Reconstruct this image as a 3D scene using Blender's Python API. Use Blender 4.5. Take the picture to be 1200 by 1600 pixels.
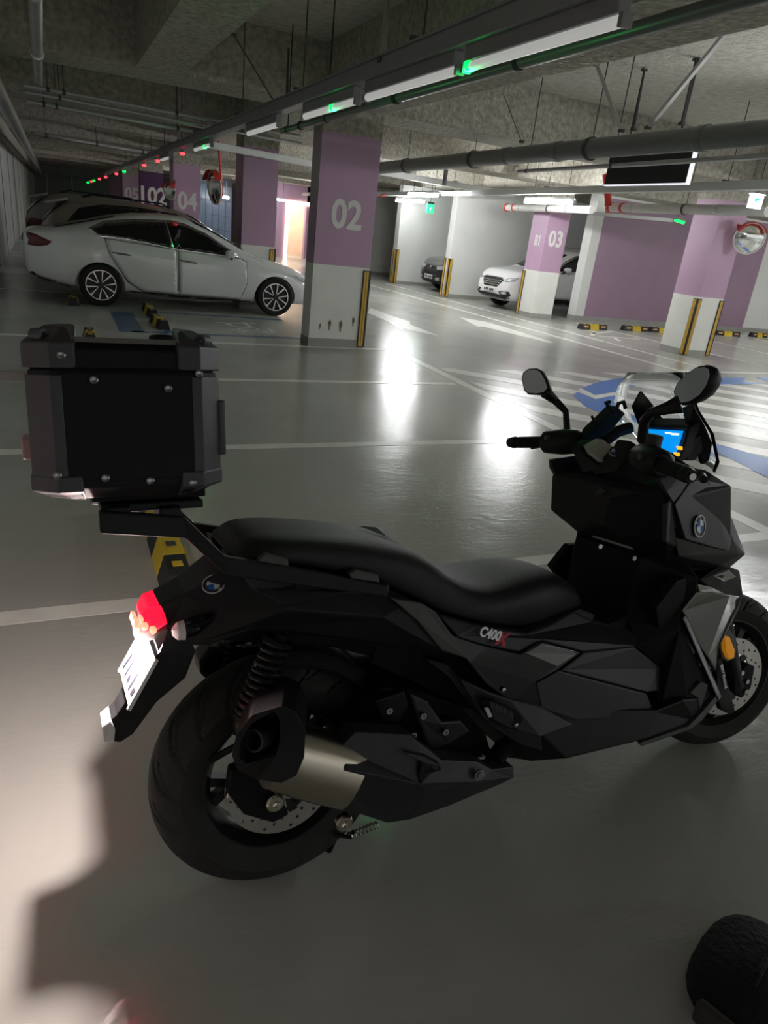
import bpy, bmesh, math, random
from mathutils import Vector, Matrix
from mathutils.bvhtree import BVHTree
from math import pi, sin, cos, radians

for o in list(bpy.data.objects): bpy.data.objects.remove(o, do_unlink=True)
SC = bpy.context.scene
COL = SC.collection
random.seed(7)

# ------------------------------------------------------------------ camera
FPX, CAMH = 1081.0, 1.52
def _ray(px, py): return Vector(((px-600)/FPX, (py-800)/FPX, 1.0))
AY = _ray(80, 297).normalized()
AX = _ray(3000, 642); AX = (AX-AY*AX.dot(AY)).normalized()
AZ = AX.cross(AY)
if AZ.y > 0: AZ = -AZ
CW = Matrix((AX, AY, AZ))                       # camera (right, down, forward) -> world
CAMPOS = Vector((0, 0, CAMH))
right, down, fwd = CW.col[0], CW.col[1], CW.col[2]
cd = bpy.data.cameras.new('camera'); cam = bpy.data.objects.new('camera', cd); COL.objects.link(cam)
cam.matrix_world = Matrix(((right.x, -down.x, -fwd.x, 0), (right.y, -down.y, -fwd.y, 0), (right.z, -down.z, -fwd.z, CAMH), (0, 0, 0, 1)))
cd.sensor_fit = 'VERTICAL'; cd.sensor_height = 36; cd.lens = FPX/1600*36; cd.clip_start = .02; cd.clip_end = 300
SC.camera = cam

# ------------------------------------------------------------------ world, exposure, large lights
w = bpy.data.worlds.new('world'); SC.world = w; w.use_nodes = True
w.node_tree.nodes['Background'].inputs[0].default_value = (.96, .97, .94, 1)
w.node_tree.nodes['Background'].inputs[1].default_value = .21
vs = SC.view_settings
vs.view_transform = 'Standard'; vs.look = 'None'; vs.gamma = 1; vs.use_curve_mapping = False
vs.exposure = 1.75
LAMP_ON = 48.0        # watts of the area light under each switched-on tube lamp
LAMP_DIM = 4.0         # watts of each dimmed tube lamp
LAMP_EMIT = 64.0

# ------------------------------------------------------------------ measuring: a photograph direction meets a plane of the place
def at(px, py, ax, v):
    d = CW @ _ray(px, py); t = (v-CAMPOS[ax])/d[ax]
    return CAMPOS + d*t
def G(px, py, z=0.0): return at(px, py, 2, z)

# ------------------------------------------------------------------ materials
MATS = {}
def mat(name, col, rough=.5, metal=0, var=0, vscale=4, bump=0, bscale=30, spec=.5, emit=None, estr=0, trans=0, ior=1.45, coat=0, rvar=0, alpha=1, detail=6):
    if name in MATS: return MATS[name]
    m = bpy.data.materials.new(name); m.use_nodes = True; nt = m.node_tree; b = nt.nodes['Principled BSDF']
    b.inputs['Base Color'].default_value = (*col, 1); b.inputs['Roughness'].default_value = rough
    b.inputs['Metallic'].default_value = metal; b.inputs['Specular IOR Level'].default_value = spec
    b.inputs['Transmission Weight'].default_value = trans; b.inputs['IOR'].default_value = ior
    b.inputs['Coat Weight'].default_value = coat; b.inputs['Alpha'].default_value = alpha
    if emit: b.inputs['Emission Color'].default_value = (*emit, 1); b.inputs['Emission Strength'].default_value = estr
    tc = nt.nodes.new('ShaderNodeTexCoord')
    n = nt.nodes.new('ShaderNodeTexNoise'); n.inputs['Scale'].default_value = vscale; n.inputs['Detail'].default_value = detail
    nt.links.new(tc.outputs['Object'], n.inputs['Vector'])
    v = var or .03
    mr = nt.nodes.new('ShaderNodeMapRange'); mr.inputs['From Min'].default_value = .3; mr.inputs['From Max'].default_value = .7
    mr.inputs['To Min'].default_value = 1-v; mr.inputs['To Max'].default_value = 1+v
    nt.links.new(n.outputs['Fac'], mr.inputs['Value'])
    hs = nt.nodes.new('ShaderNodeHueSaturation'); hs.inputs['Color'].default_value = (*col, 1)
    nt.links.new(mr.outputs[0], hs.inputs['Value']); nt.links.new(hs.outputs[0], b.inputs['Base Color'])
    if rvar:
        r2 = nt.nodes.new('ShaderNodeMapRange'); r2.inputs['From Min'].default_value = .3; r2.inputs['From Max'].default_value = .7
        r2.inputs['To Min'].default_value = max(.02, rough-rvar); r2.inputs['To Max'].default_value = rough+rvar
        nt.links.new(n.outputs['Fac'], r2.inputs['Value']); nt.links.new(r2.outputs[0], b.inputs['Roughness'])
    if bump:
        n2 = nt.nodes.new('ShaderNodeTexNoise'); n2.inputs['Scale'].default_value = bscale; n2.inputs['Detail'].default_value = 5
        nt.links.new(tc.outputs['Object'], n2.inputs['Vector'])
        bp = nt.nodes.new('ShaderNodeBump'); bp.inputs['Strength'].default_value = bump; bp.inputs['Distance'].default_value = .03
        nt.links.new(n2.outputs['Fac'], bp.inputs['Height']); nt.links.new(bp.outputs[0], b.inputs['Normal'])
    MATS[name] = m
    return m

def floor_mat():
    m = mat('epoxy_floor', (.45, .455, .42), .2, var=.06, vscale=.9, spec=.4)
    nt = m.node_tree; b = nt.nodes['Principled BSDF']; tc = nt.nodes.new('ShaderNodeTexCoord')
    a = nt.nodes.new('ShaderNodeTexNoise'); a.inputs['Scale'].default_value = 1.3; a.inputs['Detail'].default_value = 8; a.inputs['Distortion'].default_value = 1.2
    nt.links.new(tc.outputs['Object'], a.inputs['Vector'])
    mr = nt.nodes.new('ShaderNodeMapRange'); mr.inputs['From Min'].default_value = .35; mr.inputs['From Max'].default_value = .72
    mr.inputs['To Min'].default_value = .17; mr.inputs['To Max'].default_value = .27
    nt.links.new(a.outputs['Fac'], mr.inputs['Value']); nt.links.new(mr.outputs[0], b.inputs['Roughness'])
    c = nt.nodes.new('ShaderNodeTexNoise'); c.inputs['Scale'].default_value = 8; c.inputs['Detail'].default_value = 4; c.inputs['Distortion'].default_value = 2
    mp = nt.nodes.new('ShaderNodeMapping'); mp.inputs['Scale'].default_value = (.6, 1.5, 1)
    nt.links.new(tc.outputs['Object'], mp.inputs['Vector']); nt.links.new(mp.outputs[0], c.inputs['Vector'])
    bp = nt.nodes.new('ShaderNodeBump'); bp.inputs['Strength'].default_value = .07; bp.inputs['Distance'].default_value = .03
    nt.links.new(c.outputs['Fac'], bp.inputs['Height']); nt.links.new(bp.outputs[0], b.inputs['Normal'])
    return m
M_FLOOR = floor_mat()
M_SPRAY = mat('sprayed_concrete', (.42, .40, .34), .95, var=.28, vscale=16, bump=1.0, bscale=24, spec=.1)
M_SLAB = mat('slab_concrete', (.55, .53, .47), .95, var=.16, vscale=12, bump=.6, bscale=26, spec=.1)
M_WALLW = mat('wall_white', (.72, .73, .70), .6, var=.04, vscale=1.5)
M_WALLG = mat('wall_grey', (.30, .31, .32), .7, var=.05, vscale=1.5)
M_WALLL = mat('wall_left_paint', (.40, .41, .39), .5, var=.15, vscale=1.4)
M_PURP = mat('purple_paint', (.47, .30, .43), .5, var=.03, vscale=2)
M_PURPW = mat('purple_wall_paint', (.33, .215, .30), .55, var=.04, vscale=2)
M_PURPD = mat('dark_purple_paint', (.085, .025, .095), .5, var=.03)
M_PILW = mat('pillar_white', (.76, .77, .72), .5, var=.04, vscale=3)
M_SKIRT = mat('skirting_grey', (.33, .33, .31), .6, var=.08)
M_NUM = mat('number_paint', (.74, .72, .70), .6)
M_WHITE = mat('line_white', (.85, .85, .80), .25, var=.07, vscale=6)
M_BLUE = mat('line_blue', (.07, .21, .58), .3, var=.08, vscale=5)
M_BLUED = mat('line_blue_worn', (.09, .16, .30), .3, var=.2, vscale=5)
M_BLACK = mat('rubber_black', (.018, .018, .02), .6, var=.15)
M_YEL = mat('guard_yellow', (.62, .38, .045), .45, var=.08)
M_YELS = mat('stop_yellow', (.66, .48, .03), .6, var=.12)
M_PIPEG = mat('pipe_grey', (.16, .165, .16), .35, var=.05)
M_PIPEGREEN = mat('pipe_dark_metal', (.16, .17, .165), .35, metal=.3)
M_STEEL = mat('galvanised_steel', (.5, .5, .5), .4, metal=.7, var=.1)
M_DSTEEL = mat('dark_steel', (.08, .08, .08), .5, metal=.4)
M_RAIL = mat('raceway_grey', (.25, .25, .26), .45, var=.04)
M_RAILW = mat('raceway_white', (.62, .63, .62), .45)
M_RED = mat('valve_red', (.55, .04, .03), .4)
M_INS = mat('pipe_insulation', (.6, .58, .55), .7, var=.05, bump=.2, bscale=15)
M_DIM = mat('lamp_dimmed', (.75, .75, .75), .4, emit=(1, 1, .96), estr=.09)
M_LED = mat('lamp_on', (.9, .9, .9), .4, emit=(.97, .99, 1), estr=LAMP_EMIT)
M_LED3 = mat('lamp_on_half', (.9, .9, .9), .4, emit=(.97, .99, 1), estr=LAMP_EMIT*.5)
M_LED2 = mat('lamp_on_soft', (.9, .9, .9), .4, emit=(.97, .99, 1), estr=LAMP_EMIT*.3)
M_GRN = mat('signal_green', (.05, .5, .2), .3, emit=(.0, 1, .08), estr=.9)
M_REDL = mat('signal_red', (.6, .05, .05), .3, emit=(1, .03, .04), estr=1.3)
M_MIRROR = mat('mirror_glass', (.92, .93, .93), .02, metal=1)

# ------------------------------------------------------------------ builders
def link(name, me, m=None, parent=None):
    o = bpy.data.objects.new(name, me); COL.objects.link(o)
    if m: me.materials.append(m)
    if parent: o.parent = parent
    return o
def tag(o, label, cat, group=None, kind=None):
    if label: o['label'] = label
    if cat: o['category'] = cat
    if group: o['group'] = group
    if kind: o['kind'] = kind
    return o
def empty(name, loc=(0, 0, 0), rz=0):
    o = bpy.data.objects.new(name, None); COL.objects.link(o); o.location = loc; o.rotation_euler = (0, 0, rz); o.empty_display_size = .1
    return o
class MB:
    """collects shapes into one mesh"""
    def __init__(s): s.v = []; s.f = []
    def add(s, vs, fs):
        k = len(s.v); s.v += [tuple(v) for v in vs]; s.f += [tuple(i+k for i in f) for f in fs]; return s
    def box(s, lo, hi):
        (a, b, c), (d, e, f) = lo, hi
        return s.add([(a,b,c),(d,b,c),(d,e,c),(a,e,c),(a,b,f),(d,b,f),(d,e,f),(a,e,f)],
              [(0,3,2,1),(4,5,6,7),(0,1,5,4),(1,2,6,5),(2,3,7,6),(3,0,4,7)])
    def tube(s, pts, r, n=10, cap=True):
        pts = [Vector(p) for p in pts]; rs = r if isinstance(r, (list, tuple)) else [r]*len(pts)
        t0 = (pts[1]-pts[0]).normalized(); up = Vector((0, 0, 1)) if abs(t0.z) < .9 else Vector((1, 0, 0))
        a = t0.cross(up).normalized(); vs = []; fs = []
        for i, p in enumerate(pts):
            t = (pts[min(i+1, len(pts)-1)]-pts[max(i-1, 0)]).normalized()
            a = (a-t*a.dot(t)).normalized(); b = t.cross(a)
            for k in range(n):
                g = 2*pi*k/n; vs.append(p+(a*cos(g)+b*sin(g))*rs[i])
        for i in range(len(pts)-1):
            for k in range(n):
                fs.append((i*n+k, i*n+(k+1) % n, (i+1)*n+(k+1) % n, (i+1)*n+k))
        if cap: fs += [tuple(range(n))[::-1], tuple(range((len(pts)-1)*n, len(pts)*n))]
        return s.add(vs, fs)
    def lathe(s, prof, c, axis, n=48, closed=False):
        """profile (along, radius) turned about an axis through c"""
        c = Vector(c); ax = Vector(axis).normalized(); u = ax.cross(Vector((0, 0, 1)) if abs(ax.z) < .9 else Vector((1, 0, 0))).normalized(); v = ax.cross(u)
        vs = []; m = len(prof)
        for k in range(n):
            g = 2*pi*k/n; d = u*cos(g)+v*sin(g)
            vs += [c+ax*a+d*r for a, r in prof]
        fs = []
        for k in range(n):
            for j in range(m if closed else m-1):
                fs.append((k*m+j, k*m+(j+1) % m, ((k+1) % n)*m+(j+1) % m, ((k+1) % n)*m+j))
        return s.add(vs, fs)
    def prism(s, poly, d):
        """polygon of 3-D points pushed by vector d"""
        d = Vector(d); n = len(poly); p = [Vector(q) for q in poly]
        return s.add(p+[q+d for q in p], [tuple(range(n))[::-1], tuple(range(n, 2*n))]+[(i, (i+1) % n, (i+1) % n+n, i+n) for i in range(n)])
    def build(s, name, m=None, parent=None, bevel=0, smooth=False, seg=2, ang=35):
        me = bpy.data.meshes.new(name); me.from_pydata(s.v, [], s.f)
        bm = bmesh.new(); bm.from_mesh(me); bmesh.ops.remove_doubles(bm, verts=bm.verts, dist=1e-5); bmesh.ops.recalc_face_normals(bm, faces=bm.faces)
        if bevel:
            es = [e for e in bm.edges if len(e.link_faces) == 2 and e.calc_face_angle(0) > radians(25)]
            try: bmesh.ops.bevel(bm, geom=es, offset=bevel, segments=seg, profile=.6, affect='EDGES', clamp_overlap=True)
            except Exception: pass
        if smooth:
            for f in bm.faces: f.smooth = True
            for e in bm.edges:
                if len(e.link_faces) == 2 and e.calc_face_angle(0) > radians(ang): e.smooth = False
        bm.to_mesh(me); bm.free()
        return link(name, me, m, parent)
def box(name, lo, hi, m, parent=None, bevel=0): return MB().box(lo, hi).build(name, m, parent, bevel)
def copy_tree(o, parent=None):
    c = o.copy(); COL.objects.link(c); c.parent = parent
    for ch in o.children: copy_tree(ch, c)
    return c
def text(name, body, size, m, parent=None, sx=1.0, depth=.002, bold=.0):
    cu = bpy.data.curves.new(name, 'FONT'); cu.body = body; cu.size = size; cu.align_x = 'CENTER'; cu.align_y = 'CENTER'; cu.extrude = depth; cu.offset = bold; cu.resolution_u = 3
    t = bpy.data.objects.new('tmp', cu); COL.objects.link(t)
    me = bpy.data.meshes.new_from_object(t.evaluated_get(bpy.context.evaluated_depsgraph_get())); bpy.data.objects.remove(t)
    for v in me.vertices: v.co.x *= sx
    me.materials.clear()
    return link(name, me, m, parent)
def place(o, origin, xdir, ydir):
    x = Vector(xdir).normalized(); y = Vector(ydir); y = (y-x*y.dot(x)).normalized(); z = x.cross(y); o_ = Vector(origin)
    o.matrix_local = Matrix(((x.x, y.x, z.x, o_.x), (x.y, y.y, z.y, o_.y), (x.z, y.z, z.z, o_.z), (0, 0, 0, 1)))
    return o
def flat(name, splines, m, parent=None, depth=.004):
    """filled 2-D outline with holes, centred on its plane"""
    h = depth/2
    if len(splines) == 1: return MB().prism([(x, y, -h) for x, y in splines[0]], (0, 0, depth)).build(name, m, parent)
    if len(splines) == 2 and len(splines[0]) == len(splines[1]):
        a, b = splines; n = len(a)
        vs = [(x, y, -h) for x, y in a]+[(x, y, -h) for x, y in b]+[(x, y, h) for x, y in a]+[(x, y, h) for x, y in b]; fs = []
        for i in range(n):
            j = (i+1) % n
            fs += [(i, n+i, n+j, j), (2*n+i, 2*n+j, 3*n+j, 3*n+i), (i, j, 2*n+j, 2*n+i), (n+i, 3*n+i, 3*n+j, n+j)]
        return MB().add(vs, fs).build(name, m, parent)
    key = (name, round(splines[0][0][0], 5), len(splines))
    if key not in FLATS:
        cu = bpy.data.curves.new(name, 'CURVE'); cu.dimensions = '2D'; cu.fill_mode = 'BOTH'; cu.extrude = h
        for sp in splines:
            q = cu.splines.new('POLY'); q.points.add(len(sp)-1); q.use_cyclic_u = True
            for p, (x, y) in zip(q.points, sp): p.co = (x, y, 0, 1)
        t = bpy.data.objects.new('tmp', cu); COL.objects.link(t)
        me = bpy.data.meshes.new_from_object(t.evaluated_get(bpy.context.evaluated_depsgraph_get())); bpy.data.objects.remove(t)
        me.materials.clear(); me.materials.append(m); FLATS[key] = me
    return link(name, FLATS[key], None, parent)
FLATS = {}
def ring(r, n=32, cx=0, cy=0, ph=0): return [(cx+r*cos(2*pi*k/n+ph), cy+r*sin(2*pi*k/n+ph)) for k in range(n)]

# ================================================================== THE PLACE
ZS, ZB = 3.4, 2.8                                # slab and beam undersides
floor = box('floor', (-1.6, -9, -.2), (26, 62, 0), M_FLOOR); floor['kind'] = 'structure'
ceiling = box('ceiling', (-1.6, -9, ZS), (26, 62, ZS+.25), M_SLAB); ceiling['kind'] = 'structure'
def beam(lo, hi): return box('beam', lo, hi, M_SPRAY, ceiling)
for y in (-3.6, .2, 8.8, 13.1, 17.0, 20.9, 25.0, 29.1, 33.2, 37.3, 41.4, 46): beam((-1.2, y, ZB), (26, y+.85, ZS))
YB = (-9, -2.75, 1.05, 8.8, 9.65, 13.1, 13.95, 17., 17.85, 20.9, 21.75, 25., 25.85, 29.1, 29.95, 33.2, 34.05, 37.3, 38.15, 41.4, 42.25, 46)
for a, b in ((-9, -3.6), (-2.75, .2), (1.05, 8.8), (9.65, 13.1), (13.95, 17), (17.85, 20.9), (21.75, 25), (25.85, 29.1), (29.95, 33.2), (34.05, 37.3)):
    beam((2.95, a, ZB+.002), (3.7, b, ZS))
    beam((10.1, a, ZB+.002), (10.75, b, ZS))
    if a < 9: beam((.88, a, ZB+.004), (1.36, b, ZS))
# left wall with its ledge
wl = box('wall_left', (-1.3, -9, 0), (-1.02, 62, ZS), M_WALLL); wl['kind'] = 'structure'
box('upper_ledge', (-1.02, -9, 2.45), (-.86, 58, ZB), M_SPRAY, wl)
for k in range(14):
    box('wall_panel_joint', (-1.02, 3.2+k*3.3, 0), (-1.005, 3.23+k*3.3, 2.45), M_WALLG, wl)
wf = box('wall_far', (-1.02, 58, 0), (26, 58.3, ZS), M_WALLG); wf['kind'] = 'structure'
# shutter grilles on the far wall
for i, (x0, x1) in enumerate(((-.2, 1.2), (1.4, 2.75))):
    for k in range(9): box('louvre_slat', (x0, 57.93, 1.35+k*.13), (x1, 57.99, 1.45+k*.13), M_SKIRT, wf)
    box('louvre_frame', (x0-.08, 57.95, 1.3), (x0, 58, 2.6), M_RAILW, wf)
# bay walls on the far side of the lane (fins), each ends in a white edge
def fin(name, y, x0, x1, th=.28, m=M_WALLW):
    o = box(name, (x0, y, 0), (x1, y+th, ZB), m); o['kind'] = 'structure'
    box('skirting', (x0-.004, y-.004, 0), (x1, y, .10), M_SKIRT, o); box('skirting', (x0-.004, y-.004, 0), (x0, y+th, .10), M_SKIRT, o)
    return o
FIN1 = fin('wall_bay_far', 20.5, 9.5, 14.5); FIN2 = fin('wall_bay_middle', 17.2, 9.55, 14.5)
FIN0 = fin('wall_bay_end', 24.0, 8.9, 14.5)
W3 = fin('wall_bay_near', 13.95, 11.38, 26)
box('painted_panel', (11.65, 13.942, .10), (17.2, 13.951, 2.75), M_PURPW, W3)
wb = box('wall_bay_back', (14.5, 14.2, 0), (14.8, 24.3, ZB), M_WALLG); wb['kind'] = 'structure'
wr = box('wall_right', (25.7, -9, 0), (26, 14, ZS), M_WALLW); wr['kind'] = 'structure'
# far lobby: purple wall, lit doorway, tiled wall
LY = 30.0
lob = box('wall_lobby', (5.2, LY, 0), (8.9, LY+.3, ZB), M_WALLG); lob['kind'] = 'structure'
def seen(px, py, Y): p = at(px, py, 1, Y); return p.x, p.z
xl, _ = seen(449, 350, LY); xr, _ = seen(482, 350, LY)
x0, _ = seen(424, 350, LY)
lob.data.clear_geometry()
MB().box((x0-.6, LY, 0), (xl, LY+.3, ZB)).box((xl, LY, 2.15), (xr+.6, LY+.3, ZB)).box((xr+.6, LY, 0), (9.6, LY+.3, ZB)).build('painted_panel', M_PURP, lob)
M_LOBBY = mat('lobby_panel', (.7, .6, .5), .5)
box('lobby_back', (xl-.1, LY+2.0, 0), (xr+.7, LY+2.1, 2.4), M_LOBBY, lob)
box('lobby_side', (xr+.6, LY+.3, 0), (xr+.7, LY+2.0, 2.4), mat('lobby_wood', (.75, .55, .3), .5), lob)
box('lobby_ceiling', (xl-.1, LY+.3, 2.4), (xr+.7, LY+2.1, 2.45), M_WALLW, lob)
M_WARM = mat('lobby_light', (1, .9, .8), .4, emit=(1, .74, .48), estr=1.6)
box('door_frame_light', (xl-.10, LY-.05, 0), (xl+.03, LY-.005, 2.2), M_WARM, lob)
box('door_frame_light', (xl+.03, LY-.05, 2.06), (xr+.6, LY-.005, 2.2), M_WARM, lob)
TY = 33.0
xa, _ = seen(300, 330, TY); xb, _ = seen(362, 330, TY)
tw = box('wall_tiled', (xa, TY, 0), (xb, TY+.3, ZB), mat('tile_grout', (.035, .045, .06), .7)); tw['kind'] = 'structure'
M_TILE = mat('dark_blue_tile', (.05, .075, .11), .3, var=.1)
nx = 6
for i in range(nx):
    for j in range(4):
        a = xa+(xb-xa)*i/nx; z = .1+j*.6
        box('tile', (a+.02, TY-.02, z), (xa+(xb-xa)*(i+1)/nx-.02, TY, z+.57), M_TILE, tw)
# ------------------------------------------------------------------ floor paint (thin coats, parts of the floor)
def paint(name, pts, m=M_WHITE, z=.0015):
    pts = [(p[0], p[1], 0) for p in pts]
    a = sum(pts[i][0]*pts[(i+1) % len(pts)][1]-pts[(i+1) % len(pts)][0]*pts[i][1] for i in range(len(pts)))
    if a < 0: pts = pts[::-1]
    return MB().prism(pts, (0, 0, z)).build(name, m, floor)
def seg(name, a, b, wd, m=M_WHITE, z=.0015):
    a = Vector(a).to_2d(); b = Vector(b).to_2d(); d = (b-a).normalized(); n = Vector((-d.y, d.x))*wd/2
    return paint(name, [a-n, b-n, b+n, a+n], m, z)
for y in (2.61, 4.635, 6.74, 8.77): seg('bay_line', (-.95, y, 0), (4.02, y, 0), .10)
seg('lane_edge_line', (3.9, -6, 0), (4.18, 8.85, 0), .13, z=.0017)
seg('lane_edge_line', (8.7, 7.9, 0), (8.15, 20.5, 0), .12, z=.0017)
seg('lane_edge_line', (8.64, 7.93, 0), (20, 7.98, 0), .10)
seg('bay_front_line', (9.15, 20.4, 0), (9.55, 8.3, 0), .09)
for x in (13.4, 15.9, 18.4): seg('bay_line', (x, 8.6, 0), (x+.05, 13.6, 0), .09)
seg('bay_line', (10.95, 13.3, 0), (11.5, 8.6, 0), .09)
for y in (12.9, 15.1, 17.3, 19.5, 21.7): seg('bay_line', (-.9, y, 0), (3.2, y, 0), .10)
# hatched no-parking zone
def clip(poly, lo, hi, ax):
    for sgn, v in ((1, lo), (-1, hi)):
        out = []
        for i in range(len(poly)):
            p, q = poly[i], poly[(i+1) % len(poly)]
            dp, dq = (p[ax]-v)*sgn, (q[ax]-v)*sgn
            if dp >= 0: out.append(p)
            if (dp > 0 > dq) or (dp < 0 < dq):
                t = dp/(dp-dq); out.append((p[0]+(q[0]-p[0])*t, p[1]+(q[1]-p[1])*t))
        poly = out
        if not poly: return []
    return poly
for k in range(-2, 10):
    c = 10.02+.93*k
    q = clip(clip([(0, c-.2), (30, c-30.2), (30, c-29.8), (0, c+.2)], 4.28, 9.6, 0), 2.6, 7.6, 1)
    if len(q) > 2: paint('hatch_stripe', q)
# blue painted emblem over the hatching
def pxpoly(name, pts, m, z): return paint(name, [G(*p) for p in pts], m, z)
pxpoly('blue_emblem', [(905,611),(915,604),(940,596),(970,591),(1000,588),(1060,590),(1075,591),(1070,600),(1000,601),(985,604),(965,614),(928,618)], M_BLUE, .0030)
pxpoly('blue_emblem', [(895,618),(902,612),(925,622),(960,618),(963,624),(972,640),(1000,660),(985,668),(950,650),(915,636)], M_BLUE, .0030)
pxpoly('blue_emblem', [(1085,591),(1165,590),(1160,596),(1195,600),(1085,601)], M_BLUE, .0030)
pxpoly('blue_emblem', [(1182,590),(1260,590),(1260,599),(1200,596)], M_BLUE, .0030)
pxpoly('blue_emblem', [(1095,682),(1120,694),(1200,716),(1240,728),(1240,766),(1190,742),(1120,707),(1090,697)], M_BLUE, .0030)
pxpoly('white_emblem_line', [(902,609),(908,607),(930,618),(962,613),(964,617),(930,624)], M_WHITE, .0040)
# direction arrows in the lane
pxpoly('lane_arrow', [(578,481),(622,497),(640,502),(641,507),(688,526),(630,513),(628,517),(607,503),(575,489)], M_WHITE, .0016)
pxpoly('lane_arrow', [(719,496),(760,503),(788,511),(865,535),(858,536),(772,515),(757,511),(745,510)], M_WHITE, .0016)
# worn lettering strokes painted on the bays
for a, b in (((925,521),(955,518)),((935,525),(1000,530)),((930,518),(925,524)),((960,528),(968,533))):
    seg('worn_lettering', G(*a), G(*b), .09)
for a, b in (((338,504),(398,505)),((352,508),(360,506)),((358,509),(400,513)),((380,503),(392,512)),((362,515),(420,518)),((372,513),(384,519)),((400,513),(412,521)),((420,514),(428,520)),((404,520),(425,521))):
    seg('worn_lettering', G(*a), G(*b), .055)
# blue outlined bay beside the sedan
seg('blue_bay_line', G(189,488), G(207,519), .30, M_BLUED)
seg('blue_bay_line', G(207,518), G(470,529), .12, M_BLUED)
seg('blue_bay_line', G(228,487), G(440,500), .12, M_BLUED)
seg('blue_bay_line', (1.27, 9.4, 0), (1.27, 11.1, 0), .1, M_BLUED)
seg('blue_bay_line', G(590,431), G(612,437), .25, M_BLUED)

# ------------------------------------------------------------------ pillars
GUARD_Z = 1.0
def guard(x, y, dx, dy, z1, parent, z0=.02):
    """black rubber corner guard with yellow reflective stripes on both legs of the L"""
    b = MB(); wd = .085; t = .018
    b.box((min(x, x+dx*wd), min(y, y-dy*t), z0), (max(x, x+dx*wd), max(y, y-dy*t), z1))
    b.box((min(x, x-dx*t), min(y-dy*t, y+dy*wd), z0), (max(x, x-dx*t), max(y-dy*t, y+dy*wd), z1))
    g = b.build('corner_guard', M_BLACK, parent)
    for k in (.012, .047):
        s = MB()
        s.box((min(x+dx*k, x+dx*(k+.028)), min(y-dy*t, y-dy*(t+.003)), z0+.01), (max(x+dx*k, x+dx*(k+.028)), max(y-dy*t, y-dy*(t+.003)), z1-.01))
        s.box((min(x-dx*t, x-dx*(t+.003)), min(y+dy*k, y+dy*(k+.028)), z0+.01), (max(x-dx*t, x-dx*(t+.003)), max(y+dy*k, y+dy*(k+.028)), z1-.01))
        s.build('reflective_stripe', M_YEL, g)
def pillar(x0, x1, y0, y1, label, texts=(), m=M_PURP, guards=((1, 0),), ztop=2.52, split=1.03):
    o = empty('pillar', ((x0+x1)/2, (y0+y1)/2, 0)); c = Vector(o.location)
    tag(o, label, 'pillar', kind='structure')
    def bx(name, lo, hi, mm): return box(name, Vector(lo)-c, Vector(hi)-c, mm, o)
    bx('lower_band', (x0, y0, 0), (x1, y1, split), M_PILW)
    bx('painted_band', (x0, y0, split), (x1, y1, ztop), m)
    bx('capital', (x0-.002, y0-.002, ztop), (x1+.002, y1+.002, ZB), M_SPRAY)
    bx('skirting', (x0-.006, y0-.006, 0), (x1+.006, y1+.006, .11), M_SKIRT)
    for cx, cy in guards: guard((x0, x1)[cx]-c.x, (y0, y1)[cy]-c.y, (1, -1)[cx], (1, -1)[cy], GUARD_Z, o)
    for body, face, u, z, size, sx in texts:
        t = text('number', body, size, M_NUM, o, sx, bold=.03*size)
        if face == 'y': place(t, Vector((u, y0-.003, z))-c, (1, 0, 0), (0, 0, 1))
        else: place(t, Vector((x0-.003, u, z))-c, (0, -1, 0), (0, 0, 1))
    return o
pillar(2.95, 3.72, 8.8, 9.12, 'purple and white pillar marked 02 with scuffed base, nearest the scooter', [('02', 'y', 3.34, 1.62, .46, .9)])
P2 = bpy.data.objects['pillar']
M_SCUFF = mat('scuff_brown', (.22, .17, .12), .8, var=.5, vscale=14)
for px, py, s in ((515,508,.055),(532,510,.06),(552,503,.05),(500,510,.03)):
    p = at(px, py, 1, 8.797); c = Vector(P2.location)
    sc = flat('scuff_mark', [[(s*.35*cos(a)*(1+.3*sin(3*a)), s*1.3*sin(a)*(1+.2*cos(5*a))) for a in [2*pi*k/14 for k in range(14)]]], M_SCUFF, P2, .001)
    place(sc, Vector((p.x, 8.7985, p.z))-c, (1, 0, 0), (0, 0, 1))
pillar(2.86, 3.44, 12.4, 12.95, 'plain purple pillar right behind the white sedan, without a number', guards=((1, 0),))
def farpillar(pxl, pxf, pxr, py, X, lab, tx, m=M_PURP, sc=.62):
    a = at(pxf, py, 0, X); Y = a.y; b = at(pxr, py, 1, Y); yl = at(pxl, py, 0, X).y
    d = min(max(.4, yl-Y), 1.2)
    W_ = b.x-X
    pillar(X, b.x, Y, Y+d, lab, [(tx[0], 'y', X+W_*tx[1], tx[2], tx[3], .85)] if tx else [], m, guards=())
farpillar(265, 271, 313, 290, 2.95, 'distant purple pillar marked 04 behind the sedan windscreen', ('04', .52, 1.62, .60))
farpillar(217, 219, 255, 290, 2.95, 'distant dark violet pillar marked 102', ('102', .52, 1.70, .80), M_PURPD)
farpillar(190, 192, 217, 290, 2.95, 'distant pale purple pillar marked 05 beside the dark violet one', ('05', .55, 1.74, .68))
farpillar(168, 170, 189, 290, 2.95, 'farthest plain purple pillar left of the one marked 05', None)
pillar(9.93, 10.5, 13.7, 14.3, 'purple and white pillar marked B1 and 03 in front of the white SUV', [('B1', 'x', 13.96, 1.66, .30, .75), ('03', 'y', 10.22, 1.72, .46, .85)], guards=((0, 1),), ztop=2.3)
pillar(10.25, 10.87, 9.36, 9.95, 'purple and white pillar carrying the round mirror, two striped guards', guards=((0, 0), (1, 0)), ztop=2.6)
for fn, x, y in ((FIN1, 9.5, 20.5), (FIN2, 9.55, 17.2)):
    guard(x, y, 1, 1, GUARD_Z, fn); guard(x, y+.28, 1, -1, GUARD_Z, fn)

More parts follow.
